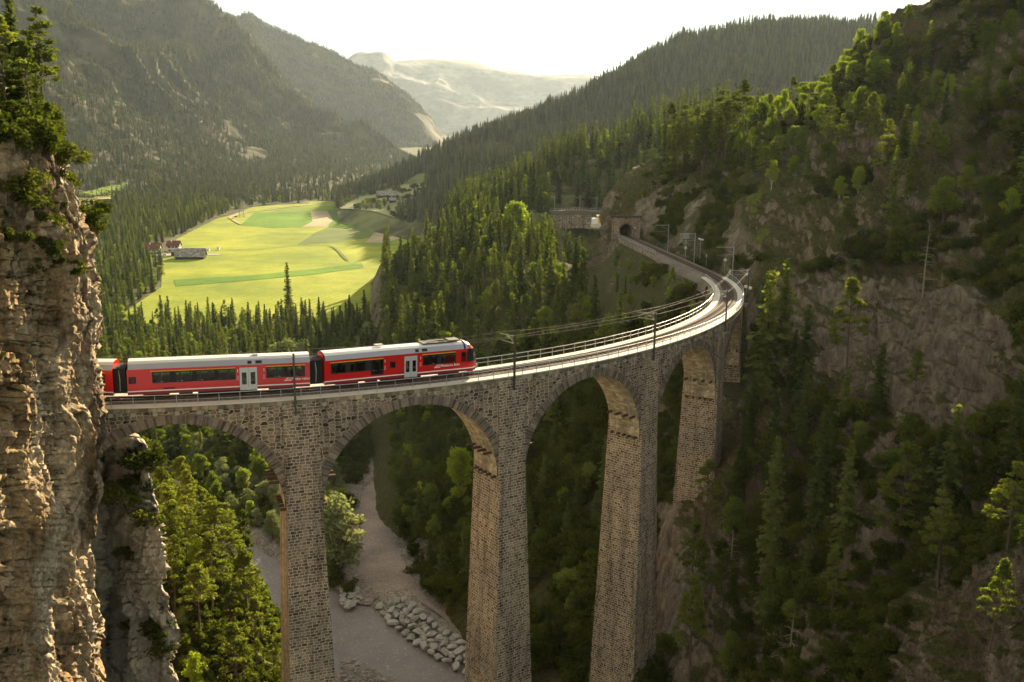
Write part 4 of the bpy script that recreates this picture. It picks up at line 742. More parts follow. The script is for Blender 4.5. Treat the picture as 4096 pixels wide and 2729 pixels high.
def carriage(s_rear, s_front, windows, doors, yellow, cab=False, label="", name_txt=None, ones=(), logo_x=None, small=(), seats=True, red_ends=True):
    """windows: list of (x0,x1,z0,z1) in metres from the carriage's rear end; the near side is local -y"""
    A = Vector(line(s_rear)); B = Vector(line(s_front)); L = (B-A).length; an = math.atan2(B.y-A.y, B.x-A.x); pit = math.atan2(B.z-A.z, math.hypot(B.x-A.x, B.y-A.y))
    r = empty("train_carriage", tuple(A + Vector((0, 0, .32))), an, label=label, cat="train carriage", group="carriages of the red train"); r.rotation_euler = (0, -pit, an)
    xe = L - (1.1 if cab else 0); Hs = 3.12; holes = list(windows)+list(small); mb = MB()
    for y, fl in ((-W2, False), (W2, True)):
        sheet(mb, y, (0, xe), (.95, Hs), [h for h in holes] + [(d0, d1, .55, 2.86) for d0, d1 in doors], 0, fl)
        sheet(mb, y*1.0, (0, xe), (.55, .84), [(d0, d1, .5, 2.9) for d0, d1 in doors], 1, fl); sheet(mb, y*1.002, (0, xe), (.84, .95), [(d0, d1, .5, 2.9) for d0, d1 in doors], 2, fl)
    for x, fl in ((0, 1), (xe, 0)):
        if cab and x: continue
        p = [(x, -W2, .55), (x, W2, .55), (x, W2, Hs), (x, -W2, Hs)]; p2 = [(x, -W2, Hs), (x, W2, Hs), (x, 1.02, 3.6), (x, .6, 3.8), (x, -.6, 3.8), (x, -1.02, 3.6)]
        mb.quad(p[::-1] if fl else p, None, 0); mb.quad(p2[::-1] if fl else p2, None, 0)
    mb.obj("body", [M['red'], M['darkred'], M['white']], r)
    x0 = .0; roofend = xe if not cab else xe-.2
    mb = MB(); pr = [(-W2-.01, Hs), (-1.04, 3.60), (-.62, 3.80), (0, 3.85), (.62, 3.80), (1.04, 3.60), (W2+.01, Hs)]
    xs = np.linspace(.12, roofend, 12)
    for k in range(6): mb.grid([[(x, pr[k][0], pr[k][1]) for x in xs], [(x, pr[k+1][0], pr[k+1][1]) for x in xs]], None, 0 if k in (0, 5) else 1, True)
    rf = mb.obj("roof", [M['roofgrey'], M['roofwhite']], r)
    mb = MB(); vx = L*(.66 if not cab else .60)
    for q in (0, .9): mb.box((vx+q, -1.21, 3.36), (.62 if q else .4, .03, .26), Matrix.Translation((0, 0, 0)))
    for v_ in range(len(mb.v)): x, y, z = mb.v[v_]; mb.v[v_] = (x, y - (3.36-z)*.6, z)
    mb.obj("roof_vent", M['under'], rf)
    if not cab:
        mb = MB(); mb.box((vx+.6, -.2, 3.9), (.5, .5, .14)); mb.tube([(vx-.9, .3, 3.8), (vx-.9, .3, 4.1), (vx-.7, .3, 4.16)], .02, 5); mb.obj("aerial", M['steel'], rf)
    mb = MB(); mb.box((L/2, 0, .75), (L-1.0, 2.3, .06)); mb.obj("floor", M['under'], r)
    for h in holes:
        for y in (-W2, W2):
            fm = MB(); t = .07; s_ = -1 if y < 0 else 1
            for (a0, a1, b0, b1) in ((h[0]-t, h[1]+t, h[2]-t, h[2]), (h[0]-t, h[1]+t, h[3], h[3]+t), (h[0]-t, h[0], h[2], h[3]), (h[1], h[1]+t, h[2], h[3])): fm.box(((a0+a1)/2, y+.012*s_, (b0+b1)/2), (a1-a0, .05, b1-b0))
            w_ = fm.obj("window", M['rubber'], r); pb = MB(); pb.quad([(h[0], y-.01*s_, h[2]), (h[1], y-.01*s_, h[2]), (h[1], y-.01*s_, h[3]), (h[0], y-.01*s_, h[3])][::(1 if y < 0 else -1)]); pb.obj("pane", M['glass'], w_)
    # dark posts between neighbouring windows
    ws = sorted(windows)
    for a, b in zip(ws[:-1], ws[1:]):
        if b[0]-a[1] < .9:
            mb = MB()
            for s_ in (-1, 1): mb.box(((a[1]+b[0])/2, s_*(W2+.006), (max(a[2], b[2])+a[3])/2), (b[0]-a[1]-.14, .02, a[3]-max(a[2], b[2])+.12))
            mb.obj("window_post", M['rubber'], r)
    for a, b in yellow:
        mb = MB()
        for s_ in (-1, 1): mb.box(((a+b)/2, s_*(W2+.012), 2.86), (b-a, .02, .085))
        mb.obj("yellow_stripe", M['yellow'], r)
    for d0, d1 in doors:
        for s_ in (-1, 1):
            for q in (0, 1):
                a = d0 + (d1-d0)/2*q; b = a + (d1-d0)/2; dm = MB(); hx = (a+.32*(b-a), a+.72*(b-a), 1.15, 2.3)
                sheet(dm, s_*(W2+.03), (a+.012, b-.012), (.5, 2.86), [hx], 0, s_ > 0); d = dm.obj("door", M['doorgrey'], r)
                pm_ = MB(); pm_.quad([(hx[0], s_*(W2+.015), hx[2]), (hx[1], s_*(W2+.015), hx[2]), (hx[1], s_*(W2+.015), hx[3]), (hx[0], s_*(W2+.015), hx[3])][::(1 if s_ < 0 else -1)]); pm_.obj("pane", M['glass'], d)
                hm = MB()
                for (a0, a1, b0, b1) in ((hx[0]-.05, hx[1]+.05, hx[2]-.05, hx[2]), (hx[0]-.05, hx[1]+.05, hx[3], hx[3]+.05), (hx[0]-.05, hx[0], hx[2], hx[3]), (hx[1], hx[1]+.05, hx[2], hx[3])): hm.box(((a0+a1)/2, s_*(W2+.035), (b0+b1)/2), (a1-a0, .02, b1-b0))
                hm.obj("window_frame", M['rubber'], d)
        mb = MB(); mb.box(((d0+d1)/2, -W2-.05, .45), (d1-d0, .3, .05)); mb.obj("door_step", M['under'], r)
    for k in (2.6, L-2.9):
        mb = MB(); mb.box((k, 0, .42), (2.4, 1.7, .25)); bo = mb.obj("bogie", M['under'], r)
        wm = MB()
        for dx in (-.9, .9):
            for y in (-.6, .6): wm.tube([(k+dx, y-.06, .34), (k+dx, y+.06, .34)], .34, 14)
        wm.obj("wheels", M['darksteel'], bo)
    mb = MB(); mb.box((L/2, 0, .42), (4.5, 2.2, .42)); mb.box((L/2-3.4, -.6, .45), (1.3, .9, .3)); mb.obj("equipment_box", M['under'], r)
    if seats:
        si = MB(); x = ws[0][0]-.1
        while x < ws[-1][1]:
            if not any(d0-.3 < x < d1+.3 for d0, d1 in doors):
                for y in (-.85, .85): si.box((x, y, 1.25), (.5, .9, .14)); si.box((x-.25, y, 1.75), (.12, .9, 1.1))
            x += .95
        si.obj("seats", M['seat'], r, kind='stuff'); ti = MB(); x = ws[0][0]+.55
        while x < ws[-1][1]-.3:
            if not any(d0-.3 < x < d1+.3 for d0, d1 in doors): ti.box((x, -.95, 1.62), (.6, .6, .04))
            x += 1.9
        ti.obj("tables", M['table'], r, kind='stuff'); li = MB(); li.box((L/2, .6, 2.78), (L-1.5, .06, .04)); li.box((L/2, 1.2, 1.95), (L-1.5, .03, .05)); li.obj("interior_rail", M['cream'], r)
    for x in ones:
        for s_ in (-1,):
            o = bpy.data.objects.new("number_one", text_mesh("1", .42, M['white'])); link(o, r); o.location = (x, s_*(W2+.02), 2.4); o.rotation_euler = (PI/2, 0, 0)
            mb = MB()
            for zz in (1.85, 1.6):
                for (a, b, c, d) in ((0, .16, 0, .015), (0, .16, .15, .165), (0, .015, 0, .165), (.145, .16, 0, .165)): mb.box((x+.02+(a+b)/2, -W2-.014, zz+(c+d)/2), (b-a, .01, d-c))
            mb.obj("pictogram", M['white'], r)
    if name_txt:
        o = bpy.data.objects.new("lettering", text_mesh(name_txt[0], name_txt[2], M['white'])); link(o, r); o.location = (name_txt[1], -W2-.02, 1.32); o.rotation_euler = (PI/2, 0, 0)
        mb = MB(); lx = logo_x; y = -W2-.016
        for pts in (((0, 0), (.75, 0), (.80, .06), (.05, .06)), ((.16, .13), (.62, .13), (.66, .17), (.24, .17)), ((.10, .06), (.20, .06), (.42, .30), (.33, .30)), ((.33, .26), (.98, .26), (1.02, .31), (.37, .31)), ((.62, .13), (.9, .13), (.95, .17), (.66, .17))):
            mb.quad([(lx+a, y, 1.26+b) for a, b in pts])
        mb.obj("logo", M['white'], r)
    mb = MB(); mb.box((L*.22 if not cab else L*.50, -W2-.006, 1.08), (1.1, .02, .13)); mb.obj("side_grille", M['rubber'], r)
    return r, L, xe
def mx(u, s0, s1): # pixel column on the near side -> metres along the carriage
    s = find_s(u, 1.33); return (s-s0)*(line_len/(s1-s0)) if False else (s-s0)
c1 = lambda x: 1200 + x/2.9425
c0 = lambda x: 350 + x/2.354
# leading driving carriage
s0, s1 = 40.2, 57.5; X = lambda x: mx(c1(x), s0, s1)
wl = [(X(378), X(560), 1.74, 2.74), (X(598), X(783), 1.74, 2.74), (X(857), X(1000), 1.22, 2.74), (X(1480), X(1640), 1.74, 2.74), (X(1682), X(1845), 1.74, 2.74)]
r, L, xe = carriage(s0, s1, wl, [(X(1250), X(1408))], [(X(365), X(1003)), (X(1465), X(1852))], True, "red driving carriage at the head of the train with curved windscreen and grey double door",
    ("Rhätische Bahn", X(1690), .36), (X(1012), X(1436)), X(1600), [(X(1092), X(1140), 1.78, 2.36), (X(1925), X(1980), 1.72, 2.72)])
# nose: a short loft of cross-sections that rounds off, with the wrapped windscreen
nose = MB(); ring0 = [(-W2, .55), (-W2, .84), (-W2, .95), (-W2, 1.6), (-W2, 2.2), (-W2, 2.75), (-W2, 3.12), (-1.04, 3.60), (-.62, 3.80), (0, 3.85), (.62, 3.80), (1.04, 3.60), (W2, 3.12), (W2, 2.75), (W2, 2.2), (W2, 1.6), (W2, .95), (W2, .84), (W2, .55)]
def nsec(t):
    # t 0 at the cab end, 1 at the very front
    o = []
    for y, z in ring0:
        lean = max(0, (z-1.6))/2.25; reach = 1.45 - .62*lean**1.7*1.0; x = xe - .2*(t == 0)*0 + reach*t; narrow = 1 - .34*t**3.0; drop = (z - .55*0)*1
        z2 = z - .42*max(0, (z-2.9))/.95*t**2; o.append((x, y*narrow, z2))
    return o
ts = [0, .15, .3, .45, .6, .75, .88, .96, 1.0]; secs = [nsec(t) for t in ts]; n = len(ring0)
for a, b in zip(secs[:-1], secs[1:]):
    ti = secs.index(a)
    for k in range(n-1):
        z = (ring0[k][1]+ring0[k+1][1])/2; 
        if z < .84: mi = 1
        elif z < .95: mi = 2
        elif 1.6 < z < 3.0 and ti >= 1: mi = 3
        elif z > 3.5 : mi = 4 if ti < 3 else 0
        elif z > 3.1 and ti < 2: mi = 4
        else: mi = 0
        nose.quad([a[k], b[k], b[k+1], a[k+1]][::-1], None, mi)
f = secs[-1]; half = n//2
for k in range(half):
    z = (ring0[k][1]+ring0[k+1][1])/2; mi = 1 if z < .84 else 2 if z < .95 else 3 if 1.6 < z < 3.0 else 0
    nose.quad([f[k], f[n-1-k], f[n-2-k], f[k+1]][::-1] if k < half-1 else [f[k], f[n-1-k], f[k+1]][::-1], None, mi)
gd = plain('dark_windscreen', (.02, .025, .025), .06, 0, .8, .1); M['screen'] = gd
nose.obj("nose", [M['red'], M['darkred'], M['white'], M['screen'], M['roofgrey']], r, True)
mb = MB()
for y in (-.72, .72): mb.tube([(xe+1.36, y, 1.42), (xe+1.50, y, 1.42)], .13, 10)
mb.obj("headlight", plain('headlight_glass', (.85, .82, .75), .1, 0, .8), r)
mb = MB(); mb.box((xe+1.5, 0, .65), (.5, .5, .35)); mb.tube([(xe+1.3, 0, .7), (xe+2.0, 0, .7)], .12, 8); mb.tube([(xe+1.95, 0, .7), (xe+2.05, 0, .7)], .26, 10)
for y in (-.45, .45): mb.tube([(xe+1.4, y, .95), (xe+1.75, y, .7), (xe+1.5, y, .45)], .03, 5)
mb.obj("coupler", M['steel'], r)
mb = MB(); mb.box((xe+1.0, 0, .28), (.12, 2.0, .42)); mb.box((xe+.9, -1.05, .3), (.3, .06, .3)); mb.obj("snow_plough", M['darksteel'], r)
mb = MB(); mb.box((L-4.2, 0, 3.92), (3.6, 1.5, .10)); mb.box((L-2.2, 0, 4.0), (1.3, 1.3, .16)); mb.tube([(L-5.5, -.5, 4.02), (L-3.2, -.5, 4.14), (L-3.2, .5, 4.14), (L-5.5, .5, 4.02)], .035, 5); mb.box((L-3.4, -.6, 4.05), (1.6, .08, .06)); mb.obj("pantograph", M['darksteel'], r)
mb = MB(); mb.box((6.5, .3, 4.02), (.9, .6, .1)); mb.tube([(6.2, .3, 3.8), (6.3, .3, 4.0)], .03, 5); mb.tube([(4.6, -.2, 3.8), (4.6, -.2, 4.05), (4.85, -.2, 4.1)], .02, 5); mb.obj("aerial", M['steel'], r)
# middle carriage
s0, s1 = 21.35, 38.95; X = lambda x: mx(c0(x), s0, s1)
wl = [(X(630), X(795), 1.74, 2.74), (X(840), X(1005), 1.74, 2.74), (X(1048), X(1210), 1.74, 2.74), (X(1252), X(1408), 1.74, 2.74), (X(1716), X(1878), 1.74, 2.74), (X(1910), X(2065), 1.74, 2.74)]
carriage(s0, s1, wl, [(X(1455), X(1620))], [(X(612), X(1415)), (X(1703), X(2074))], False, "red middle carriage with two rows of dark windows and a grey double door", ("Viafier retica", X(1952), .34), (X(1425), X(1676)), X(1870), [(X(410), X(462), 1.78, 2.3)])
s0, s1 = 2.6, 20.3; X = lambda x: mx(c0(x), s0, s1); xw = X(125)
carriage(s0, s1, [(xw-1.0, xw+.66, 1.74, 2.74), (xw-3.2, xw-1.4, 1.74, 2.74)], [(5, 6.6)], [(xw-3.3, xw+.75)], False, "red carriage half hidden behind the cliff at the rear of the train", ("Retica", xw-.2, .34), (), xw-1.5)
def gangway(sa, sb, label):
    A = Vector(line(sa)); B = Vector(line(sb)); an = math.atan2(B.y-A.y, B.x-A.x); L = (B-A).length; r = empty("gangway_bellows", tuple(A+Vector((0, 0, .32))), an, label=label, cat="gangway bellows", group="black gangways between the carriages"); mb = MB(); n = 9
    for k in range(n): mb.box((L*(k+.5)/n, 0, 1.95), (L/n*.62, 2.0 if k % 2 else 2.12, 2.45 if k % 2 else 2.55))
    mb.box((L/2, 0, 1.95), (L, 1.9, 2.35)); mb.obj("folds", M['rubber'], r); mb = MB(); mb.tube([(0, 0, .55), (L, 0, .55)], .1, 6); mb.tube([(L*.45, -1.02, .9), (L*.5, -1.06, 2.0), (L*.45, -1.0, 3.0)], .05, 5); mb.obj("coupling_bar", M['steel'], r)
gangway(38.95, 40.2, "black gangway bellows between the leading and middle carriages"); gangway(20.3, 21.35, "black gangway bellows beside the cliff behind the middle carriage")

# ------------------------------------------------------------------ farm, barns, road things and other small built things
M['render'] = plain('white_render', (.66, .62, .54), .9, 0, .2, .06, .5); M['rooftile'] = m_masonry('roof_tiles', (.10, .035, .03), (.14, .045, .038), (.2, .07, .055), .3, .35, .01, .02, 'Object')
M['slate'] = m_masonry('grey_barn_roof', (.12, .11, .10), (.17, .155, .14), (.26, .24, .21), 2.2, 1.0, .01, .03, 'Object'); M['plank'] = plain('dark_planks', (.06, .042, .03), .95, 0, .1, .35, .7); M['winglass'] = plain('house_window', (.03, .035, .04), .1, 0, .6); M['tarmac'] = plain('yard_gravel', (.3, .27, .22), .95)
def house(name, loc, rz, L, W_, wh, rh, wall, roof, label, cat, wins=(), ov=.5, door=None, chim=False):
    r = empty(name, loc, rz, label=label, cat=cat); mb = MB(); a, b = L/2, W_/2
    for p in ([(-a, -b, -1), (a, -b, -1), (a, -b, wh), (-a, -b, wh)], [(a, b, -1), (-a, b, -1), (-a, b, wh), (a, b, wh)], [(a, -b, -1), (a, b, -1), (a, b, wh), (a, 0, wh+rh), (a, -b, wh)], [(-a, b, -1), (-a, -b, -1), (-a, -b, wh), (-a, 0, wh+rh), (-a, b, wh)]): mb.quad(p)
    mb.obj("wall", wall, r); mb = MB(); sl = rh/b; e = .18
    for s_ in (-1, 1):
        y0, z0 = s_*(b+ov), wh-ov*sl; P_ = [(-a-ov, y0, z0), (a+ov, y0, z0), (a+ov, 0, wh+rh), (-a-ov, 0, wh+rh)]; Q = [(x, y, z+e) for x, y, z in P_]; mb.quad(Q if s_ < 0 else Q[::-1]); mb.quad(P_[::-1] if s_ < 0 else P_)
        for i in range(4): j = (i+1) % 4; mb.quad([P_[i], P_[j], Q[j], Q[i]])
    rf = mb.obj("roof", roof, r)
    if chim: mb = MB(); mb.box((-a*.3, -b*.3, wh+rh*.9), (.8, .8, 1.8)); mb.obj("chimney", wall, rf)
    for (sd, x, z, w_, h) in wins:
        mb = MB(); t = .08
        if sd == 's': c = [(x, -b-.03, z)]; mb.box((x, -b-.02, z), (w_, .06, h)); f = MB(); f.box((x, -b-.03, z+h/2+.05), (w_+.3, .1, .12)); f.box((x, -b-.05, z-h/2-.06), (w_+.3, .2, .1)); sh = MB(); sh.box((x-w_*.8, -b-.04, z), (w_*.5, .08, h)); sh.box((x+w_*.8, -b-.04, z), (w_*.5, .08, h))
        else: mb.box((a+.02, x, z), (.06, w_, h)); f = MB(); f.box((a+.03, x, z+h/2+.05), (.1, w_+.3, .12)); f.box((a+.05, x, z-h/2-.06), (.2, w_+.3, .1)); sh = MB(); sh.box((a+.04, x-w_*.8, z), (.08, w_*.5, h)); sh.box((a+.04, x+w_*.8, z), (.08, w_*.5, h))
        o = mb.obj("window", M['winglass'], r); f.obj("sill", wall, o); sh.obj("shutters", M['plank'], o)
    if door: mb = MB(); mb.box((door[0], -b-.03, door[2]/2), (door[1], .1, door[2])); mb.obj("door", M['plank'], r)
    return r
def gz(u, v, z=-95.): p = at_z(u, v, z); return (float(p[0]), float(p[1]), z)
house("farmhouse", gz(606, 1047), .12, 13.5, 10, 6.2, 4.2, M['render'], M['rooftile'], "white farmhouse with maroon roof beside the wood, left of the barn", "house", [('s', x, z, 1.1, 1.3) for x in (-4.5, -1.5, 1.5, 4.5) for z in (1.7, 4.5)] + [('e', y, z, 1.1, 1.3) for y in (-2, 2) for z in (1.7, 4.6)], .9, (0, 1.1, 2.1), True)
house("farmhouse", gz(690, 1034), .1, 11, 9, 6.0, 4.2, M['render'], M['rooftile'], "second white farmhouse with dark red roof just behind the barn", "house", [('s', x, z, 1.1, 1.3) for x in (-3.2, 0, 3.2) for z in (1.7, 4.5)] + [('e', y, 4.6, 1.1, 1.3) for y in (-2, 2)], .9, None, True)
house("barn", gz(757, 1062), .13, 25, 13, 3.2, 6.2, M['plank'], M['slate'], "long low barn with big grey roof and dark plank walls", "barn", [], .9, (-6, 3.4, 2.6))
house("shed", gz(691, 1052), .1, 4.5, 5, 4, 1.6, M['plank'], M['slate'], "small plank shed between the barn and the red roofed house", "shed", [], .4)
house("hut", gz(652, 1054), .3, 3.2, 3, 2.4, .6, M['render'], M['render'], "tiny pale hut on the grass in front of the farmhouses", "hut", [], .2)
house("hut", gz(866, 1026), .1, 2.6, 2.6, 2.6, .5, M['render'], M['render'], "tiny white hut alone on the meadow right of the barn", "hut", [], .15)
house("shed", gz(820, 1030), .1, 5, 3, 1.8, .7, M['render'], M['render'], "low white shed behind the right end of the barn", "shed", [], .2)
house("barn", gz(1418, 872), .3, 17, 9, 4, 4, M['plank'], M['slate'], "dark wooden barn at the right edge of the green fields", "barn", [], .8)
house("barn", gz(1388, 866), .2, 9, 7, 4, 3, M['render'], M['slate'], "smaller farm building with white wall beside the dark field barn", "barn", [], .8)
house("greenhouse", gz(1528, 893), -.2, 11, 6, 2.2, 2, M['render'], M['roofwhite'], "low white greenhouse beneath the dark ridge", "greenhouse", [], .1)
def rs(u, v): p = on_surface_(RIDGE, u, v); return (p[0], p[1], p[2])
def on_surface_(P, u, v): U, V, D = proj(P); k = np.argmin((U-u)**2 + (V-v)**2); return [float(q) for q in P.reshape(-1, 3)[k]]
house("barn", rs(1530, 800), .25, 26, 12, 3.5, 5, M['plank'], M['slate'], "wide barn with pale roof high on the sloping pasture", "barn", [], 1.0)
house("hut", rs(1556, 822), .2, 8, 6, 4, 3, M['plank'], M['slate'], "small wooden hut below the pasture barn at the forest edge", "hut", [], .6)
mb = MB(); mb.box((0, 0, .02), (18, 9, .12)); _o = mb.obj("farm_yard", M['tarmac'], None, kind='structure'); _o.location = (*gz(832, 1045)[:2], -94.55)
mb = MB(); mb.box((0, 0, .02), (30, 13, .12)); _o = mb.obj("farm_yard", M['tarmac'], None, kind='structure'); _o.location = (*gz(672, 1050)[:2], -94.5); _o.rotation_euler = (0, 0, .1)
def car(loc, rz, col, label, van=False):
    r = empty("parked_car", loc, rz, label=label, cat="car"); mb = MB(); mb.box((0, 0, .62), (4.2, 1.75, .6), None, 0, .96); mb.obj("body", plain('car_paint_' + col[0], col[1], .3, .1, .6), r); mb = MB(); mb.box((-.2, 0, 1.2), (2.6 if van else 2.2, 1.6, .6), None, 0, .78); mb.obj("cabin", M['winglass'] if not van else plain('van_paint', col[1], .3), r)
    for x in (-1.3, 1.3):
        for y in (-.85, .85): mb = MB(); mb.tube([(x, y-.1, .32), (x, y+.1, .32)], .33, 10); mb.obj("wheel", M['rubber'], r)
car(gz(655, 1041), .2, ('red', (.5, .06, .02)), "orange red car parked between the two white farmhouses"); car(gz(676, 1040), 1.2, ('white', (.6, .6, .58)), "white car parked in front of the second farmhouse"); car(gz(706, 1062), .15, ('cream', (.55, .52, .45)), "pale van parked at the left end of the long barn", True)
car(gz(921, 902), .9, ('black', (.02, .02, .02)), "dark car lower on the curving valley road"); car(gz(934, 893), .9, ('grey', (.03, .03, .035)), "second dark car higher on the curving valley road")
# lattice pylon and its lines
def pylon(loc, H, label):
    r = empty("lattice_pylon", loc, .4, label=label, cat="pylon"); mb = MB(); w0, w1 = 3.2, .5; lv = np.linspace(0, H, 11); wd = lambda z: w0 + (w1-w0)*min(1, z/(H*.75))
    for sx in (-1, 1):
        for sy in (-1, 1): mb.tube([(sx*wd(z), sy*wd(z), z) for z in lv], .13, 4)
    for a, b in zip(lv[:-1], lv[1:]):
        for k in range(4):
            c = [(-1, -1), (1, -1), (1, 1), (-1, 1)]; p, q = c[k], c[(k+1) % 4]; mb.tube([(p[0]*wd(a), p[1]*wd(a), a), (q[0]*wd(b), q[1]*wd(b), b)], .05, 4); mb.tube([(q[0]*wd(a), q[1]*wd(a), a), (p[0]*wd(b), p[1]*wd(b), b)], .05, 4)
    mb.obj("lattice", M['darksteel'], r)
    for z in (.62, .78, .95): mb = MB(); mb.tube([(-5.5, 0, H*z), (0, 0, H*z+.9), (5.5, 0, H*z)], .16, 4); mb.tube([(-5.5, 0, H*z), (5.5, 0, H*z)], .09, 4); mb.obj("cross_arm", M['darksteel'], r)
pa = gz(957, 893); pylon(pa, 39, "tall steel lattice pylon beside the valley road"); pb = at_d(1072, 830, 1900); pylon((float(pb[0]), float(pb[1]), float(pb[2])-8), 34, "fainter farther lattice pylon against the dark forest"); pc = at_d(1500, 800, 2600)
for i, (dz, dx) in enumerate(((.62, -5), (.78, 5), (.95, 0))):
    pts = []
    for A_, B_, ha, hb in ((pa, pb, 39, 26), (pb, pc, 26, 20)):
        A_, B_ = np.array(A_), np.array(B_)
        for t in np.linspace(0, 1, 13): p = (A_ + [dx, 0, ha*dz])*(1-t) + (B_ + [dx, 0, hb*dz+6])*t; pts.append((p[0], p[1], p[2] - 14*4*t*(1-t)))
    mb = MB(); mb.tube(pts, .06, 3); mb.obj("power_line", M['steel'], None, label=["lowest", "middle", "topmost"][i] + " power line strung from the lattice pylon", cat="power line")
# wooden fences
def fence(name, pts, h, rails, label, step=2.0, r=.07, cat="fence"):
    pts = [np.array(p, float) for p in pts]; o0 = pts[0]; root = empty(name, tuple(o0), label=label, cat=cat)
    for a, b in zip(pts[:-1], pts[1:]):
        n = max(1, int(np.linalg.norm(b-a)/step))
        for k in range(n): p = a+(b-a)*k/n - o0; mb = MB(); mb.tube([(p[0], p[1], p[2]-.4), (p[0], p[1], p[2]+h)], r*1.2, 5); mb.obj("post", M['fencewood'], root)
        for z in rails: mb = MB(); mb.tube([tuple(a-o0+[0, 0, z]), tuple(b-o0+[0, 0, z])], r, 5); mb.obj("rail", M['fencewood'], root)
fp_ = [at_z(u, v, -64.) + [0, 0, .2] for u, v in ((1320, 2030), (1375, 2010), (1440, 1985), (1490, 1955), (1515, 1925))]
fence("wooden_fence", fp_, 1.3, (.6, 1.15), "brown wooden rail fence along the gravel path seen through the second arch")
q = [on_surface_(SLOPE, u, v) for u, v in ((2592, 742), (2612, 738), (2634, 736))]; fence("wooden_fence", [(a, b, c+.3) for a, b, c in q], 1.8, (.5, 1.1, 1.7), "small wooden fence on the hill edge above the tunnel", 1.6, .09)
# railway wall on the knoll with its masts and the yellow container
def knollz(u, v, D): p = at_d(u, v, D); return [float(x) for x in p]
W0, W1, W2_ = knollz(2190, 843, 500), knollz(2330, 838, 492), knollz(2470, 846, 482); WL = [np.array(a) for a in (W0, W1, W2_)]
r = empty("railway_wall", tuple(W1), label="long grey concrete railway wall on the knoll left of the tunnel hill", cat="retaining wall"); mb = MB(); P_ = pchip(np.array([0, .5, 1.]), np.array(WL), np.linspace(0, 1, 25)) - np.array(W1)
mb.grid(np.stack([P_ - [0, 0, 9], P_], 0), [[(k, 0) for k in range(25)], [(k, 9) for k in range(25)]]); mb.grid(np.stack([P_, P_ + [0, 6, .1]], 0)); mb.obj("masonry", M['masonry'], r)
mb = MB(); mb.grid(np.stack([P_ + [0, -.4, -1.9], P_ + [0, -.5, .25], P_ + [0, .4, .3]], 0)); mb.obj("parapet", M['cornice'], r)
mb = MB(); mb.tube([tuple(p + [0, 0, 1.4]) for p in P_], .07, 4); o_ = mb.obj("railing", M['steel'], r)
for p in P_[::1]: mb = MB(); mb.tube([tuple(p), tuple(p+[0, 0, 1.4])], .06, 4); mb.obj("post", M['steel'], o_)
for i, (U, lb) in enumerate(((2208, "slim mast at the left end of the knoll railway wall"), (2309, "second mast from the left on the knoll railway wall"), (2377, "third mast from the left on the knoll railway wall"), (2439, "rightmost mast on the knoll railway wall, nearest the tunnel hill"))):
    t = (U-2190)/280; p = pchip(np.array([0, .5, 1.]), np.array(WL), np.array([t]))[0]; r = empty("catenary_mast", (p[0], p[1]+1.2, p[2]), label=lb, cat="catenary mast", group="masts on the knoll railway wall"); mb = MB(); mb.tube([(0, 0, -.5), (0, 0, 7.6)], .13, 5); mb.obj("pole", M['steel'], r)
    mb = MB(); mb.tube([(0, 0, 6.3), (-2.2, .6, 6.5)], .06, 4); mb.tube([(0, 0, 7.4), (-1.0, .2, 7.3)], .05, 4); mb.obj("cantilever", M['steel'], r)
c = knollz(2398, 885, 425); r = empty("yellow_container", tuple(c), .2, label="yellow site container with white cover beside the tunnel hill", cat="container"); mb = MB(); mb.box((0, 0, 1.6), (4.2, 3, 3.2)); mb.obj("box", plain('yellow_container_paint', (.75, .36, .03), .5), r); mb = MB(); mb.box((0, 0, 3.3), (4.6, 3.3, .25)); mb.obj("cover", M['white'], r); mb = MB(); mb.box((0, 0, -1), (5, 4, 2)); mb.obj("base", M['concrete'], r)
c = knollz(2370, 888, 424); r = empty("white_container", tuple(c), .2, label="small white box standing left of the yellow container", cat="container"); mb = MB(); mb.box((0, 0, 1.2), (2.6, 2.4, 2.4)); mb.obj("box", M['white'], r); mb = MB(); mb.box((0, 0, -.8), (3, 3, 1.6)); mb.obj("base", M['concrete'], r)
c = knollz(2420, 840, 440); r = empty("steel_gantry", tuple(c), .2, label="pale steel gantry frame above the yellow container", cat="gantry"); mb = MB()
for a, b in (((-4, 0, -3), (-1, 0, 1)), ((-1, 0, 1), (2, 0, -1)), ((2, 0, -1), (3.2, 0, 3.4)), ((-3, 0, -1), (3, 0, .6)), ((-4, .6, -2), (3, .6, -2)), ((1, 0, 3), (4.2, 0, 3.4))): mb.tube([a, b], .12, 5)
mb.obj("frame", M['white'], r)
c = knollz(2420, 900, 424); r = empty("spiral_stair", tuple(c), label="curved white metal stair right below the yellow container", cat="stair"); mb = MB()
for k in range(9): mb.tube([(-1.5+.2*k, 0, 1.2-.75*k*.8), (-.1+.2*k, .4, 1.6-.75*k*.8)], .09, 4)
mb.tube([(-1.6+.2*k, 0, 1.6-.6*k) for k in range(10)], .08, 4); mb.tube([(0+.2*k, 0, 2-.6*k) for k in range(10)], .08, 4); mb.obj("treads", M['white'], r)
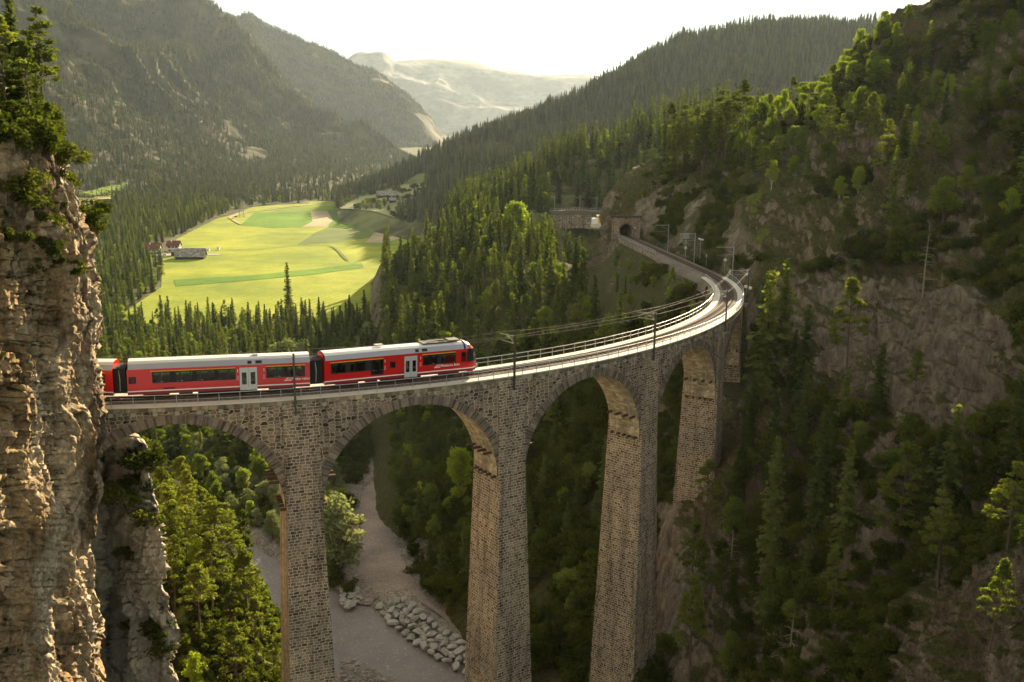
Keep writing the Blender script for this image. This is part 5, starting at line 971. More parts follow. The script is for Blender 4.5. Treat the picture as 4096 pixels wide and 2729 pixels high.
# trackside things
def side(U, off): s = find_s(U, off, 150); return tuple(float(x) for x in line(s, off)), line_dir(s)
c, a = side(2734, 5.0); r = empty("signal_mast", c, a, label="railway signal mast with ladder cage by the boulders near the tunnel", cat="signal"); mb = MB(); mb.tube([(0, 0, -.5), (0, 0, 5.2)], .09, 6); mb.obj("pole", M['steel'], r); mb = MB(); mb.box((0, 0, 4.6), (.1, 1.5, 1.3)); mb.box((0, 0, 3.9), (.7, 1.8, .06)); mb.box((0, 0, 2.8), (.5, 1.6, .05)); mb.obj("platform", M['steel'], r); mb = MB(); mb.box((0, 0, 1.6), (.4, .5, .6)); mb.obj("relay_box", M['roofwhite'], r)
c, a = side(2792, 6.0); r = empty("lamp_post", c, a, label="short post with white lamp heads on the bank above the track", cat="lamp post"); mb = MB(); mb.tube([(0, 0, -1), (0, 0, 4.6)], .06, 6); mb.obj("pole", M['steel'], r)
for y in (-.35, .3): mb = MB(); mb.box((0, y, 4.6+y*.3), (.5, .5, .28)); mb.obj("lamp_head", M['white'], r)
c, a = side(2818, 4.2); r = empty("marker_post", c, a, label="slim marker post with white plate beside the bending track", cat="marker post"); mb = MB(); mb.tube([(0, 0, -.4), (0, 0, 1.8)], .05, 5); mb.obj("pole", M['steel'], r); mb = MB(); mb.box((0, 0, 2.0), (.08, .3, .75)); mb.obj("plate", M['white'], r)
c, a = side(2892, 4.6); r = empty("round_sign", c, a, label="round pale railway sign on a post near the viaduct's end", cat="sign"); mb = MB(); mb.tube([(0, 0, -.4), (0, 0, 2.2)], .04, 5); mb.obj("pole", M['steel'], r); mb = MB(); mb.tube([(-.03, 0, 2.5), (.03, 0, 2.5)], .36, 14); mb.obj("disc", M['roofwhite'], r)
for i, (dx, dz, nm, cl) in enumerate(((-.45, 2.4, "box", 'yellow'), (.35, 2.2, "box", 'white'))):
    c = line(s5, 3.2); r = empty("switch_box", (float(c[0])+dx, float(c[1])-.1, float(c[2])+dz-.5), label=["small yellowish box on the mast at the viaduct's far end", "small white box on the mast at the viaduct's far end"][i], cat="switch box"); mb = MB(); mb.box((0, 0, 0), (.5, .35, .42)); mb.obj("case", M['capstone'] if cl == 'yellow' else M['white'], r); mb = MB(); mb.box((0, -.19, 0), (.4, .03, .32)); mb.obj("lid", M['roofwhite'], r)
# ------------------------------------------------------------------ boulders, pebbles and dead wood
def rock_mesh(sd, name="boulder", flat=.72):
    rg = np.random.default_rng(sd); import bmesh; bm = bmesh.new(); bmesh.ops.create_icosphere(bm, subdivisions=3, radius=1); pl = [(runit_(rg), .48+.32*rg.random()) for _ in range(12)]
    for v in bm.verts:
        for n, d in pl:
            k = v.co.dot(n)
            if k > d: v.co -= n*(k-d)
        v.co.z *= flat; v.co += Vector(tuple(rg.normal(size=3)*.015))
    me = bpy.data.meshes.new(name); bm.to_mesh(me); bm.free(); me.materials.append(M['boulder']); return me
def runit_(rg): v = rg.normal(size=3); return Vector(tuple(v/np.linalg.norm(v)))
bm_ = NT('boulder_stone'); vv = bm_.coord(); oi = bm_.n("ShaderNodeObjectInfo"); c_ = bm_.mix(oi.outputs['Random'], (.27, .265, .215), (.40, .365, .32)); c_ = bm_.mix(1.0, c_, bm_.ramp(bm_.noise(vv, 3, 6, .7), [(.3, (.7, .7, .7)), (.7, (1.25, 1.25, 1.2))]), 'MULTIPLY'); bm_.bump(bm_.noise(vv, 6, 5, .7), .5, .08); bm_.set(c_, .9, 0, .2); M['boulder'] = bm_.m
RK = [rock_mesh(200+i) for i in range(7)]; rg = np.random.default_rng(9); bank = np.array([(1560, 2420), (1600, 2468), (1680, 2530), (1760, 2590), (1850, 2640), (1960, 2700)], float); nb = 0
BW = at_z(bank[:, 0], bank[:, 1], -63.6); bd = np.r_[0, np.cumsum(np.linalg.norm(np.diff(BW[:, :2], axis=0), axis=1))]
ORDB = ["first", "second", "third", "fourth", "fifth", "sixth", "seventh", "eighth", "ninth", "tenth", "eleventh", "twelfth", "thirteenth", "fourteenth", "fifteenth", "sixteenth", "seventeenth", "eighteenth", "nineteenth", "last"]
ROWN = ["waterside", "second", "third", "upper"]
for row in range(4):
    t = .2 + row*.55
    k = 0
    while t < bd[-1]:
        p = pchip(bd, BW, np.array([t, t+.1])); T = p[1]-p[0]; T /= np.linalg.norm(T); Nn = np.array([-T[1], T[0], 0]); Nn = Nn if Nn[1] > 0 else -Nn; sz = rg.uniform(.78, 1.12); q = p[0] + Nn*(row*1.55 - 1.0 + rg.normal()*.15); k += 1; nb += 1
        o = bpy.data.objects.new("boulder", RK[rg.integers(7)]); link(o); o.location = (q[0], q[1], -64.2 + row*.42 + rg.normal()*.1); o.scale = (sz*1.25, sz*.95, sz); o.rotation_euler = (rg.normal()*.2, rg.normal()*.2, rg.random()*6.28)
        tag(o, "pale boulder, %s from the left in the bank's %s row" % (ORDB[min(k-1, 19)], ROWN[row]), "boulder", "pale boulders of the river bank"); t += sz*2.05 + rg.random()*.25
mb = MB()
ribbon("gravel_bank", BW + np.array([1.5, 5.2, 0]), [3.2, 3.4, 3.6, 3.6, 3.4, 3.2], .32, M['gravelbank'], zf=lambda x, y: floor_z(x, y), kind='structure')
ribbon("gravel_bank", at_z(np.array([1300, 1400, 1470, 1540]), np.array([2270, 2325, 2370, 2400]), -64.), [3, 4, 3.5, 2], .1, M['gravelbank'], zf=floor_z, kind='structure')
ribbon("gravel_bank", at_z(np.array([1380, 1450, 1530, 1650]), np.array([2690, 2700, 2725, 2790]), -64.), [4, 3.5, 3, 3], .1, M['gravelbank'], zf=lambda x, y: 0*x-64.55, kind='structure')
PB = bpy.data.collections.new("pebble_kinds")
for i in range(4): _q = bpy.data.objects.new("pebble_%d" % i, RK[i]); PB.objects.link(_q)

# ------------------------------------------------------------------ trees: builders return (vertices, quads) of leaf sprays, all in metres for a tree of the given height
def sprays(c, a, b):
    """diamond leaf sprays: centres c, half axes a and b"""
    V = np.stack([c-a, c-b, c+a, c+b], 1).reshape(-1, 3); return V, np.arange(len(V)).reshape(-1, 4)
def runit(rg, n):
    v = rg.normal(size=(n, 3)); return v/np.linalg.norm(v, axis=1, keepdims=True)
def limb_mesh(name, limbs, mat, n=6):
    mb = MB()
    for p, r in limbs: mb.tube(p, r, n, cap=False)
    return mb.mesh(name, mat, True)
def spruce(sd, H=18., R=2.9, base=.08, whorls=30, nb=9, dens=5, shape=.85, ragged=.35, sz=1.0):
    rg = np.random.default_rng(sd); C_, A_, B_ = [], [], []
    for w_ in range(whorls):
        f = w_/(whorls-1); t = base + (1-base)*f**.95; r = R*max(.02, (1-f))**shape*(.75+.25*math.sin(w_*2.1+sd))*(1-ragged*rg.random())+.12; k = max(4, int(nb*(1-.45*f)))
        for j in range(k):
            ph = 2*PI*(j+rg.random()*.7)/k + w_*1.3; rr = r*(.65+.45*rg.random()); n = max(2, int(dens*rr/R*1.3)+1); q = (np.arange(n)+.6)/n; d = np.array([math.cos(ph), math.sin(ph), 0]); dr = -.28 - .25*(1-f)
            c = d*(q*rr)[:, None] + np.array([0, 0, 1])*(t*H + q*rr*dr + q**2*rr*.18)[:, None] + rg.normal(size=(n, 3))*.09*sz
            s_ = np.array([-d[1], d[0], 0]); sp = (.42+.30*rr/R)*sz*(1.15-.5*q)
            a = (d + [0, 0, dr])*(rr/n*.75) + rg.normal(size=(n, 3))*.06; b = s_*sp[:, None] + np.array([0, 0, -1])*(sp*.25)[:, None]*rg.random((n, 1)) + rg.normal(size=(n, 3))*.08
            C_.append(c); A_.append(a); B_.append(b)
            c2 = c + rg.normal(size=(n, 3))*.14 - [0, 0, .12]; C_.append(c2); A_.append(s_*(sp*.6)[:, None] + rg.normal(size=(n, 3))*.12); B_.append(np.tile([0, 0, -.22*sz], (n, 1)) + rg.normal(size=(n, 3))*.1)
    c = np.concatenate(C_); return sprays(c, np.concatenate(A_), np.concatenate(B_))
def clumpy(sd, centres, radii, per, size, squash=.75, tri=.0):
    rg = np.random.default_rng(sd); out = []
    for c, r in zip(centres, radii):
        n = int(per*(r/radii.mean())**2); d = runit(rg, n)*np.array([1, 1, squash])*(r*(.45+.6*rg.random((n, 1)))); out.append(np.array(c)+d)
    c = np.concatenate(out); n = len(c); a = runit(rg, n)*size*(.5+.8*rg.random((n, 1))); b = np.cross(a, runit(rg, n)); b = b/np.linalg.norm(b, axis=1, keepdims=True)*size*(.35+.4*rg.random((n, 1))); return sprays(c, a, b)
def pine_tree(sd, H=16., R=2.6, lo=.45):
    rg = np.random.default_rng(sd); n = 58; t = lo + (1-lo)*rg.random(n)**.8; rr = R*(1.05-((t-lo)/(1-lo))**1.6)*(.45+.6*rg.random(n)); ph = rg.random(n)*2*PI
    lean = rg.normal()*.03; cx_ = lambda z: np.stack([lean*z, .02*z*math.sin(sd), 0*z], -1); tips = np.stack([rr*np.cos(ph), rr*np.sin(ph), t*H], 1) + cx_(t*H); tips = np.r_[tips, [[lean*H, .02*H*math.sin(sd), H*.98]]]
    V, F = clumpy(sd+1, tips, np.r_[.35+.45*rg.random(n), .4], 34, .26, .5)
    z = np.linspace(0, H*.97, 9); lim = [([tuple(p) for p in (cx_(z)+np.c_[0*z, 0*z, z])], list(.17*(1-z/H)+.03))]
    for p, tt in zip(tips[:-1], t): b = np.array([lean*(tt*H-.6), 0, tt*H-.7]); lim.append(([tuple(b), tuple((b+p)/2+[0, 0, .1]), tuple(p)], [.05, .035, .015]))
    for q in range(8): zz = H*(lo*.35+lo*.6*rg.random()); a_ = rg.random()*6.28; l_ = .7+1.2*rg.random(); lim.append(([(lean*zz, 0, zz), (l_*math.cos(a_), l_*math.sin(a_), zz-.15)], [.03, .01]))
    return (V, F), lim
def broad(sd, H=13., R=3.6, lo=.18, per=85, size=.30, n=38, pointed=.5):
    rg = np.random.default_rng(sd); d = runit(rg, n)*(rg.random((n, 1))**.45); zc = H*(lo+1)/2; hz = H*(1-lo)/2; c = d*np.array([R*.8, R*.8, hz*.86]); wz = 1-pointed*np.clip(c[:, 2:3]/hz, 0, 1); c[:, :2] *= wz; c += [0, 0, zc]; rad = (.75+.75*rg.random(n))*R/3.4
    V, F = clumpy(sd+1, c, rad, per, size, .8); z = np.linspace(0, zc*1.15, 6); lim = [([(math.sin(sd+q*.4)*.15*q/5, 0, q) for q in z], list(.2*(1-z/(H*1.05))+.03))]
    for k in range(0, n, 2): b = np.array([0, 0, H*(lo*.6+.25*rg.random())]); lim.append(([tuple(b), tuple((b+c[k])/2+[0, 0, .3]), tuple(c[k])], [.08, .05, .02]))
    return (V, F), lim
def bush(sd, H=2.4, R=1.7, per=70, n=9, size=.22):
    rg = np.random.default_rng(sd); c = np.c_[rg.normal(size=(n, 2))*R*.45, H*(.25+.5*rg.random(n))]; V, F = clumpy(sd+1, c, (.5+.5*rg.random(n))*R*.55, per, size, .8); lim = [([(0, 0, -.3), tuple(p)], [.05, .02]) for p in c]; return (V, F), lim
def cone_tree(sd, H=16., R=2.7, k=7, rings=5):
    """small spruce for the far slopes: ragged overlapping skirts"""
    rg = np.random.default_rng(sd); V, F = [], []
    for i in range(rings):
        f = i/rings; z1 = H*(.06+.94*((i+1.5)/(rings+.5))); z0 = H*(.04+.9*f); r = R*(1-f)**.85
        z1 = min(z1, H); b = len(V); ph = np.arange(k*2)*PI/k + rg.random()*3
        for j, p in enumerate(ph): q = r*(1.0 if j % 2 else .55)*(.75+.4*rg.random()); V.append((q*math.cos(p), q*math.sin(p), z0 + rg.random()*.6 - (.4 if j % 2 else 0)))
        for j in range(0, 2*k, 2): V.append((0, 0, z1)); F.append((b+j, b+(j+1), b+(j+2) % (2*k), len(V)-1))
    return np.array(V), np.array(F)
def blob_tree(sd, H=11., R=3.4):
    rg = np.random.default_rng(sd); n = 9; c = np.c_[rg.normal(size=(n, 2))*R*.42, H*(.3+.5*rg.random(n))]; return clumpy(sd, c, (.8+.5*rg.random(n))*R*.5, 16, .75, .8)
def mesh_of(name, vf, mat): return np_mesh(name, vf[0], vf[1], mat)
PROTO = {}
def reg(kind, crown, trunk, H): PROTO.setdefault(kind, []).append((crown, trunk, H))
for i in range(6):
    H = 18.; lean = 0; tk = limb_mesh("trunk", [([(0, 0, -.6), (.05, 0, H*.5), (0, 0, H*.97)], [.24, .14, .02])], M['bark']); reg('spruce', mesh_of("crown", spruce(10+i, H, 3.6+.5*(i % 3), .04+.05*(i % 2), ragged=.3+.1*(i % 3), shape=.72, sz=1.15, whorls=27), M['spruce']), tk, H)
for i in range(5):
    vf, lim = pine_tree(40+i, 16., 2.3+.25*i, .38+.06*(i % 3)); reg('pine', mesh_of("crown", vf, M['pine']), limb_mesh("trunk", lim, M['bark'], 5), 16.)
for i in range(5):
    vf, lim = broad(60+i, 13., 3.2+.3*(i % 3), .15+.08*(i % 2)); reg('broadleaf', mesh_of("crown", vf, M['leaf']), limb_mesh("trunk", lim, M['bark'], 5), 13.)
for i in range(3):
    vf, lim = broad(70+i, 9., 3.0, .06, 95, .24, 34, .35); reg('willow', mesh_of("crown", vf, M['paleleaf']), limb_mesh("trunk", lim, M['bark'], 5), 9.)
for i in range(3):
    vf, lim = broad(80+i, 12., 2.6, .2, 80, .27, 34, .6); reg('lime', mesh_of("crown", vf, M['limeleaf']), limb_mesh("trunk", lim, M['palebark'], 5), 12.)
for i in range(4):
    vf, lim = bush(90+i); reg('bush', mesh_of("leaves", vf, M['bushleaf']), limb_mesh("stems", lim, M['bark'], 4), 2.4)
FARS = [mesh_of("far", cone_tree(100+i, 16., 3.9+.5*(i % 3), rings=4+i % 3), M['farforest']) for i in range(5)] + [mesh_of("farb", blob_tree(110+i), M['farforest']) for i in range(2)]
def joined(crown, trunk):
    n = len(crown.vertices); V = np.zeros(n*3, np.float32); crown.vertices.foreach_get("co", V); v2 = np.zeros(len(trunk.vertices)*3, np.float32); trunk.vertices.foreach_get("co", v2)
    F = [tuple(p.vertices) for p in crown.polygons] + [tuple(v+n for v in p.vertices) for p in trunk.polygons]; F = [f for f in F if len(f) == 4]; me = np_mesh("src", np.r_[V.reshape(-1, 3), v2.reshape(-1, 3)], F, [crown.materials[0], trunk.materials[0]], mi=[0]*len(crown.polygons)+[1]*(len(F)-len(crown.polygons))); return me
SRC = {}
def source_coll(name, meshes):
    co = bpy.data.collections.new(name)
    for i, me in enumerate(meshes): o = bpy.data.objects.new("%s_%02d" % (name, i), me); co.objects.link(o)
    return co
def gn_scatter(name, pts, scl, rot, idx, coll, label, cat='forest', kind='stuff'):
    n = len(pts); me = bpy.data.meshes.new(name); me.vertices.add(n); me.vertices.foreach_set("co", np.asarray(pts, np.float32).ravel())
    for nm, ty, v in (("scl", 'FLOAT', scl), ("rot", 'FLOAT', rot), ("idx", 'INT', idx)): a = me.attributes.new(nm, ty, 'POINT'); a.data.foreach_set("value", np.asarray(v, np.int32 if ty == 'INT' else np.float32))
    o = bpy.data.objects.new(name, me); link(o); tag(o, label, cat, None, kind); t = bpy.data.node_groups.new(name, 'GeometryNodeTree'); t.interface.new_socket("Geometry", in_out='INPUT', socket_type='NodeSocketGeometry'); t.interface.new_socket("Geometry", in_out='OUTPUT', socket_type='NodeSocketGeometry')
    gi = t.nodes.new("NodeGroupInput"); go = t.nodes.new("NodeGroupOutput"); ip = t.nodes.new("GeometryNodeInstanceOnPoints"); ci = t.nodes.new("GeometryNodeCollectionInfo"); ci.inputs['Collection'].default_value = coll; ci.inputs['Separate Children'].default_value = True; ci.inputs['Reset Children'].default_value = True
    def attr(nm, dt): x = t.nodes.new("GeometryNodeInputNamedAttribute"); x.data_type = dt; x.inputs[0].default_value = nm; return x.outputs[0]
    cx_ = t.nodes.new("ShaderNodeCombineXYZ"); t.links.new(attr("rot", 'FLOAT'), cx_.inputs[2]); L = t.links.new; L(gi.outputs[0], ip.inputs['Points']); L(ci.outputs[0], ip.inputs['Instance']); ip.inputs['Pick Instance'].default_value = True; L(attr("idx", 'INT'), ip.inputs['Instance Index']); L(cx_.outputs[0], ip.inputs['Rotation']); L(attr("scl", 'FLOAT'), ip.inputs['Scale']); L(ip.outputs[0], go.inputs[0])
    md_ = o.modifiers.new("scatter", 'NODES'); md_.node_group = t; return o
# ---------------- candidates: (x, y, z, height, kind, label, group)
CAND = []
def visible(p, h, pad=260): u, v, d = proj(p); return (u > -pad) & (u < PW+pad) & (v > -pad) & (v - h/d*FPX < PH+50) & (d > 5)
def keep_off(P):
    rd, rw = polydist(P[:, 0], P[:, 1], RIVER, RIVW); pd, pw = polydist(P[:, 0], P[:, 1], PATH, PATHW); td, tz, ts = track_dist(P[:, 0], P[:, 1])
    near = (td < 5.5) & (P[:, 2] < tz + 2) & ((P[:, 2] > tz - 26) | (td < 4)); return (rd > rw+2.5) & (pd > pw+1.5) & ~near
def zone(P, n, kinds, hr, label, group, poly=None, no=(), seed=1, dens=None, mind=3.0):
    rg = np.random.default_rng(seed); S = sample(P, n, rg); u, v, d = proj(S); m = np.ones(n, bool)
    if poly is not None: m &= inpoly(u, v, poly)
    for q in no: m &= ~inpoly(u, v, q)
    if dens is not None: m &= (fbm(S*dens[0], 3, seed) > dens[1])
    S = S[m]; S = S[keep_off(S)]; kk = list(kinds); pr = np.array([kinds[k] for k in kk], float); pr /= pr.sum()
    V3 = [[(2425, 850), (2600, 850), (2700, 940), (2960, 1010), (3000, 1220), (2850, 1210), (2690, 1065), (2500, 990), (2425, 960)], [(2200, 800), (2330, 800), (2350, 850), (2480, 850), (2480, 930), (2350, 930), (2330, 880), (2200, 880)]]; vk = rg.uniform(.6, 1, len(S)); hm = (max(max(x) for x in hr.values()) if isinstance(hr, dict) else hr[1])
    if 'curve' in label or 'knoll' in label or 'edge above' in label:
        for f_ in (.15, .3, .42, .55, .68, .8, .9, 1.0):
            u, v, d = proj(S + [0, 0, hm*f_])
            for q in V3: k_ = ~inpoly(u, v, q); S = S[k_]; u, v = u[k_], v[k_]
    # keep neighbours apart
    cell = {}; 
    for p in S:
        key = (int(p[0]//mind), int(p[1]//mind))
        if any(math.hypot(q[0]-p[0], q[1]-p[1]) < mind for a in (-1, 0, 1) for b in (-1, 0, 1) for q in cell.get((key[0]+a, key[1]+b), ())): continue
        cell.setdefault(key, []).append(p); k = kk[rg.choice(len(kk), p=pr)]; h = rg.uniform(*hr[k] if isinstance(hr, dict) else hr)
        if visible(p, h): CAND.append((p[0], p[1], p[2]-.3, h, k, label, group))
FP = FLOOR[:, :, :]
Dm = np.hypot(FP[:, 0, 0], FP[:, 0, 1]); Am = np.degrees(az); sub = lambda a, b, a0=-31, a1=6: FP[(Dm > a) & (Dm < b)][:, (Am > a0) & (Am < a1)]
MEADZ = [(m[0], m[1]) for m in MEADOW]
A1 = [(300, 1040), (380, 1010), (520, 1040), (600, 1076), (640, 1090), (642, 1150), (600, 1215), (560, 1262), (700, 1275), (1000, 1282), (1290, 1288), (1400, 1262), (1500, 1215), (1590, 1130), (1700, 1800), (1000, 1900), (300, 1900)]
HR = dict(spruce=(9.5, 22), pine=(11, 16), broadleaf=(7, 13), willow=(5, 9), lime=(7, 11), bush=(1.5, 3.5))
zone(sub(225, 930), 12000, dict(spruce=.72, pine=.08, broadleaf=.16, willow=.04), HR, "spruce in the dense valley wood between viaduct and green meadow", "trees of the valley wood below the meadow", A1, [MEADOW, [(560, 980), (860, 980), (860, 1075), (560, 1075)]], 3, mind=5.6)
zone(sub(560, 1700), 26000, dict(spruce=.8, broadleaf=.2), dict(spruce=(13, 21), broadleaf=(7, 12)), "tree in the far wood left of the meadow", "trees of the far wood beside the meadow", [(230, 1010), (290, 840), (560, 846), (760, 838), (900, 850), (912, 870), (845, 898), (790, 925), (650, 1000), (600, 1010), (560, 1060), (400, 1060), (300, 1060)], [MEADOW], 4, mind=7)
zone(sub(1200, 1900), 1500, dict(broadleaf=.6, willow=.4), dict(broadleaf=(10, 16), willow=(9, 14)), "rounded tree in the row along the far edge of the meadow", "rounded trees along the far meadow edge", [(760, 862), (950, 850), (1130, 828), (1300, 815), (1420, 805), (1420, 826), (1250, 824), (1130, 836), (990, 852), (900, 875), (770, 870)], [], 5, mind=9)
JP = SLOPE[:, :, :]
HF = [(1530, 1020), (1640, 1000), (1720, 960), (1860, 905), (1960, 880), (2330, 880), (2440, 900), (2520, 960), (2700, 1080), (2780, 1120), (2840, 1200), (2700, 1420), (2100, 1700), (1540, 1700)]
PAST = [(1540, 1015), (1620, 955), (1740, 905), (1850, 870), (1930, 868), (1880, 930), (1740, 985), (1640, 1040), (1560, 1100)]
def Jsub(c): m = c(*proj(JP)); return JP
zone(JP, 26000, dict(spruce=.55, pine=.14, broadleaf=.24, lime=.07), HR, "tree on the wooded hillside above the viaduct's inner curve", "trees of the hillside inside the viaduct's curve", HF, [PAST], 6, mind=5.3)
zone(JP, 9000, dict(spruce=.36, broadleaf=.42, pine=.12, lime=.10), dict(spruce=(8, 15), broadleaf=(4, 8), pine=(8, 13), lime=(4, 7)), "tree on the shaded slope seen between the piers", "trees of the shaded slope behind the piers", [(1600, 1560), (2600, 1400), (2600, 2100), (2450, 2500), (2180, 2729), (2100, 2729), (1830, 2420), (1660, 2250), (1600, 2100)], [(2540, 1900) and [(2540, 1900), (2700, 1900), (2700, 2729), (2440, 2729), (2440, 2400)]], 7, mind=4.2)
zone(JP, 16000, dict(spruce=.30, pine=.40, broadleaf=.30), dict(spruce=(10, 17), pine=(10, 16), broadleaf=(4, 8)), "tree on the steep shaded mountainside right of the viaduct", "trees of the steep mountainside on the right", [(2700, 1900), (2960, 1500), (3080, 1330), (3300, 1640), (3700, 1760), (3900, 2100), (3500, 2300), (3200, 2729), (2720, 2729)], [], 8, mind=5.2)
zone(JP, 7000, dict(spruce=.3, pine=.5, broadleaf=.2), dict(spruce=(7, 12), pine=(7, 12), broadleaf=(3, 6)), "small tree among the rocks of the lower right slope", "small trees among the rocks on the right", [(3200, 2200), (3900, 1900), (4200, 1500), (4200, 2729), (3200, 2729)], [], 18, mind=7.5)
zone(JP, 16000, dict(spruce=.18, pine=.24, broadleaf=.32, lime=.26), dict(spruce=(8, 14), pine=(8, 14), broadleaf=(5, 9), lime=(4, 8)), "tree on the sunlit upper slope above the railway", "trees of the upper slope above the railway", [(2880, 560), (3060, 380), (3480, 150), (3700, -100), (4300, -200), (4300, 900), (3500, 900), (3250, 720), (2980, 760)], [], 9, mind=5.5, dens=(.03, -.12))
zone(JP, 7000, dict(broadleaf=.5, lime=.5), dict(broadleaf=(5, 9), lime=(5, 9)), "yellow green broadleaf tree on the sunlit crest of the slope", "yellow green trees along the sunlit crest", [(2880, 520), (3200, 300), (3420, 150), (3560, 60), (3620, 300), (3300, 560), (3000, 700)], [], 10, mind=5)
zone(JP, 4500, dict(pine=.7, spruce=.3), dict(pine=(15, 20), spruce=(15, 19)), "tall slender pine in the grove on the hill above the tunnel", "tall pines on the hill above the tunnel", [(2600, 700), (2680, 640), (2860, 590), (2960, 600), (2900, 700), (2760, 730), (2640, 730)], [], 11, mind=3.6)
zone(JP, 5000, dict(lime=.5, broadleaf=.5), dict(lime=(3, 5), broadleaf=(3, 6)), "low leafy tree on the rocky edge above the tunnel", "low trees on the edge above the tunnel", [(2420, 930), (2480, 820), (2600, 690), (2640, 720), (2540, 840), (2470, 960)], [], 12, mind=3.2)
zone(JP, 9000, dict(lime=.45, broadleaf=.4, spruce=.15), dict(lime=(2, 4.5), broadleaf=(2, 4.5), spruce=(3, 7)), "low leafy tree on the bank below the straight track", "low trees on the bank below the straight track", [(2440, 985), (2560, 1020), (2700, 1110), (2800, 1210), (2780, 1330), (2600, 1330), (2440, 1200)], [], 19, mind=3.4)
zone(KNOLL, 3500, dict(spruce=.7, broadleaf=.3), dict(spruce=(15, 22), broadleaf=(9, 14)), "tree on the wooded knoll behind the tunnel hill", "trees of the knoll behind the tunnel hill", None, [[(2190, 760), (2500, 760), (2500, 900), (2190, 900)] and [(2210, 845), (2500, 845), (2500, 910), (2210, 910)]], 13, mind=6.0)
zone(SPUR[:, :], 3200, dict(pine=.66, broadleaf=.18, lime=.16), dict(pine=(9, 14), broadleaf=(4, 7), lime=(4, 7)), "slender young pine on the sunlit gorge spur under the first arch", "young pines on the sunlit spur", [(640, 1900), (1700, 1900), (1700, 3300), (760, 3300), (740, 2700)], [], 14, mind=3.5)
zone(sub(150, 300), 2600, dict(willow=.4, broadleaf=.6), dict(willow=(5, 9), broadleaf=(6, 10)), "leafy tree on the river bank seen through the first arch", "leafy river bank trees behind the first arch", [(560, 1740), (1170, 1740), (1340, 1900), (1420, 2300), (1360, 2400), (1150, 2330), (900, 2150), (720, 2020), (560, 1900)], [[(700, 1960), (820, 1960), (820, 2080), (700, 2080)]], 15, mind=4.2)
zone(RIDGE, 9000, dict(broadleaf=.6, willow=.25, spruce=.15), dict(broadleaf=(9, 15), willow=(8, 13), spruce=(14, 20)), "tree on the slope", "trees around the slope barns", [(1330, 872), (1420, 845), (1500, 835), (1580, 845), (1650, 820), (1740, 830), (1790, 900), (1700, 960), (1600, 960), (1560, 905), (1480, 900)], [[(1500, 870), (1560, 870), (1560, 905), (1500, 905)]], 16, mind=9)
zone(RIDGE, 9000, dict(broadleaf=.7, willow=.3), dict(broadleaf=(8, 13), willow=(7, 12)), "tree on the slope", "hedgerow trees of the sloping pasture", [(1290, 850), (1400, 800), (1540, 745), (1600, 740), (1500, 785), (1400, 825), (1310, 862)], [], 17, mind=10)
# one of a kind trees, placed by eye: base pixel and top pixel
def on_surf(P, u, v):
    U, V, D = proj(P); k = np.argmin((U-u)**2 + (V-v)**2 + 0*D); return P.reshape(-1, 3)[k]
HERO = []
def hero(P, u, vb, vt, kind, label, var=0, wide=1.0, deep=.4):
    p = on_surf(P, u, vb); d = proj(p)[2]; h = (vb-vt)/FPX*float(d)*1.02; HERO.append((p[0], p[1], p[2]-deep, h, kind, label, var, wide))
hero(SLOPE, 3060, 1560, 1070, 'spruce', "big sunlit spruce with yellow tipped boughs right of the viaduct's far end", 2, 1.25)
hero(SLOPE, 3175, 1560, 1290, 'spruce', "dark spruce against the cliff, first right of the big sunlit one", 1)
hero(SLOPE, 3385, 1560, 1090, 'pine', "tall dark pine in front of the bare rock face", 1)
hero(SLOPE, 3510, 1620, 1330, 'spruce', "dark spruce below the pale streaks of the rock face", 3, 1.2)
hero(SLOPE, 3660, 1600, 1350, 'pine', "dark pine at the right of the pale rock face", 2)
hero(SLOPE, 3380, 1000, 770, 'pine', "flat topped golden pine alone on the right hand slope", 0, 1.5)
hero(SLOPE, 3550, 860, 560, 'spruce', "narrow golden lit spruce high on the right hand slope", 4, .9)
hero(SLOPE, 3300, 2050, 1720, 'spruce', "broad dark spruce low on the right hand slope", 0, 1.4)
hero(SLOPE, 3600, 2200, 1720, 'pine', "large spreading dark pine beneath the rock face", 3, 1.4)
hero(SLOPE, 3090, 1900, 1520, 'spruce', "slim spruce with a pale lit top beside the tall pier", 5, .9)
hero(SLOPE, 3750, 2020, 1640, 'spruce', "wide spruce beneath the right end of the rock face", 2, 1.5)
hero(SLOPE, 3100, 2450, 2040, 'spruce', "dark spruce in the hollow right of the last tall pier", 4, 1.1)
hero(FLOOR, 1155, 1330, 1075, 'spruce', "tall thin spruce standing alone against the green meadow", 3, .85)
hero(FLOOR, 1480, 1470, 1290, 'willow', "pale silver leaved tree behind the leading carriage", 0)
hero(FLOOR, 1135, 1520, 1350, 'willow', "round silver leaved bush behind the gap between carriages", 1, 1.3)
hero(FLOOR, 1215, 1515, 1370, 'willow', "second silver leaved bush just right of the middle mast", 2, 1.3)
hero(SLOPE, 1790, 1500, 1310, 'lime', "bright yellow green tree above the nose of the train", 0, 1.3)
hero(SLOPE, 1910, 870, 730, 'lime', "large pale green tree on the bright pasture below the ridge", 1, 1.7)
hero(SLOPE, 2110, 850, 640, 'lime', "tall yellow green tree on the shoulder below the knoll", 2, 1.5)
hero(FLOOR, 1375, 2320, 1960, 'willow', "sunlit silvery tree beside the tall pier on the gravel path", 0, 1.2)
hero(FLOOR, 1637, 1990, 1760, 'lime', "yellow lit birch beside the gravel path behind the second arch", 1, .7)
hero(SLOPE, 1850, 2060, 1740, 'lime', "sunlit birch with pale trunk left of the second tall pier", 2, .8)
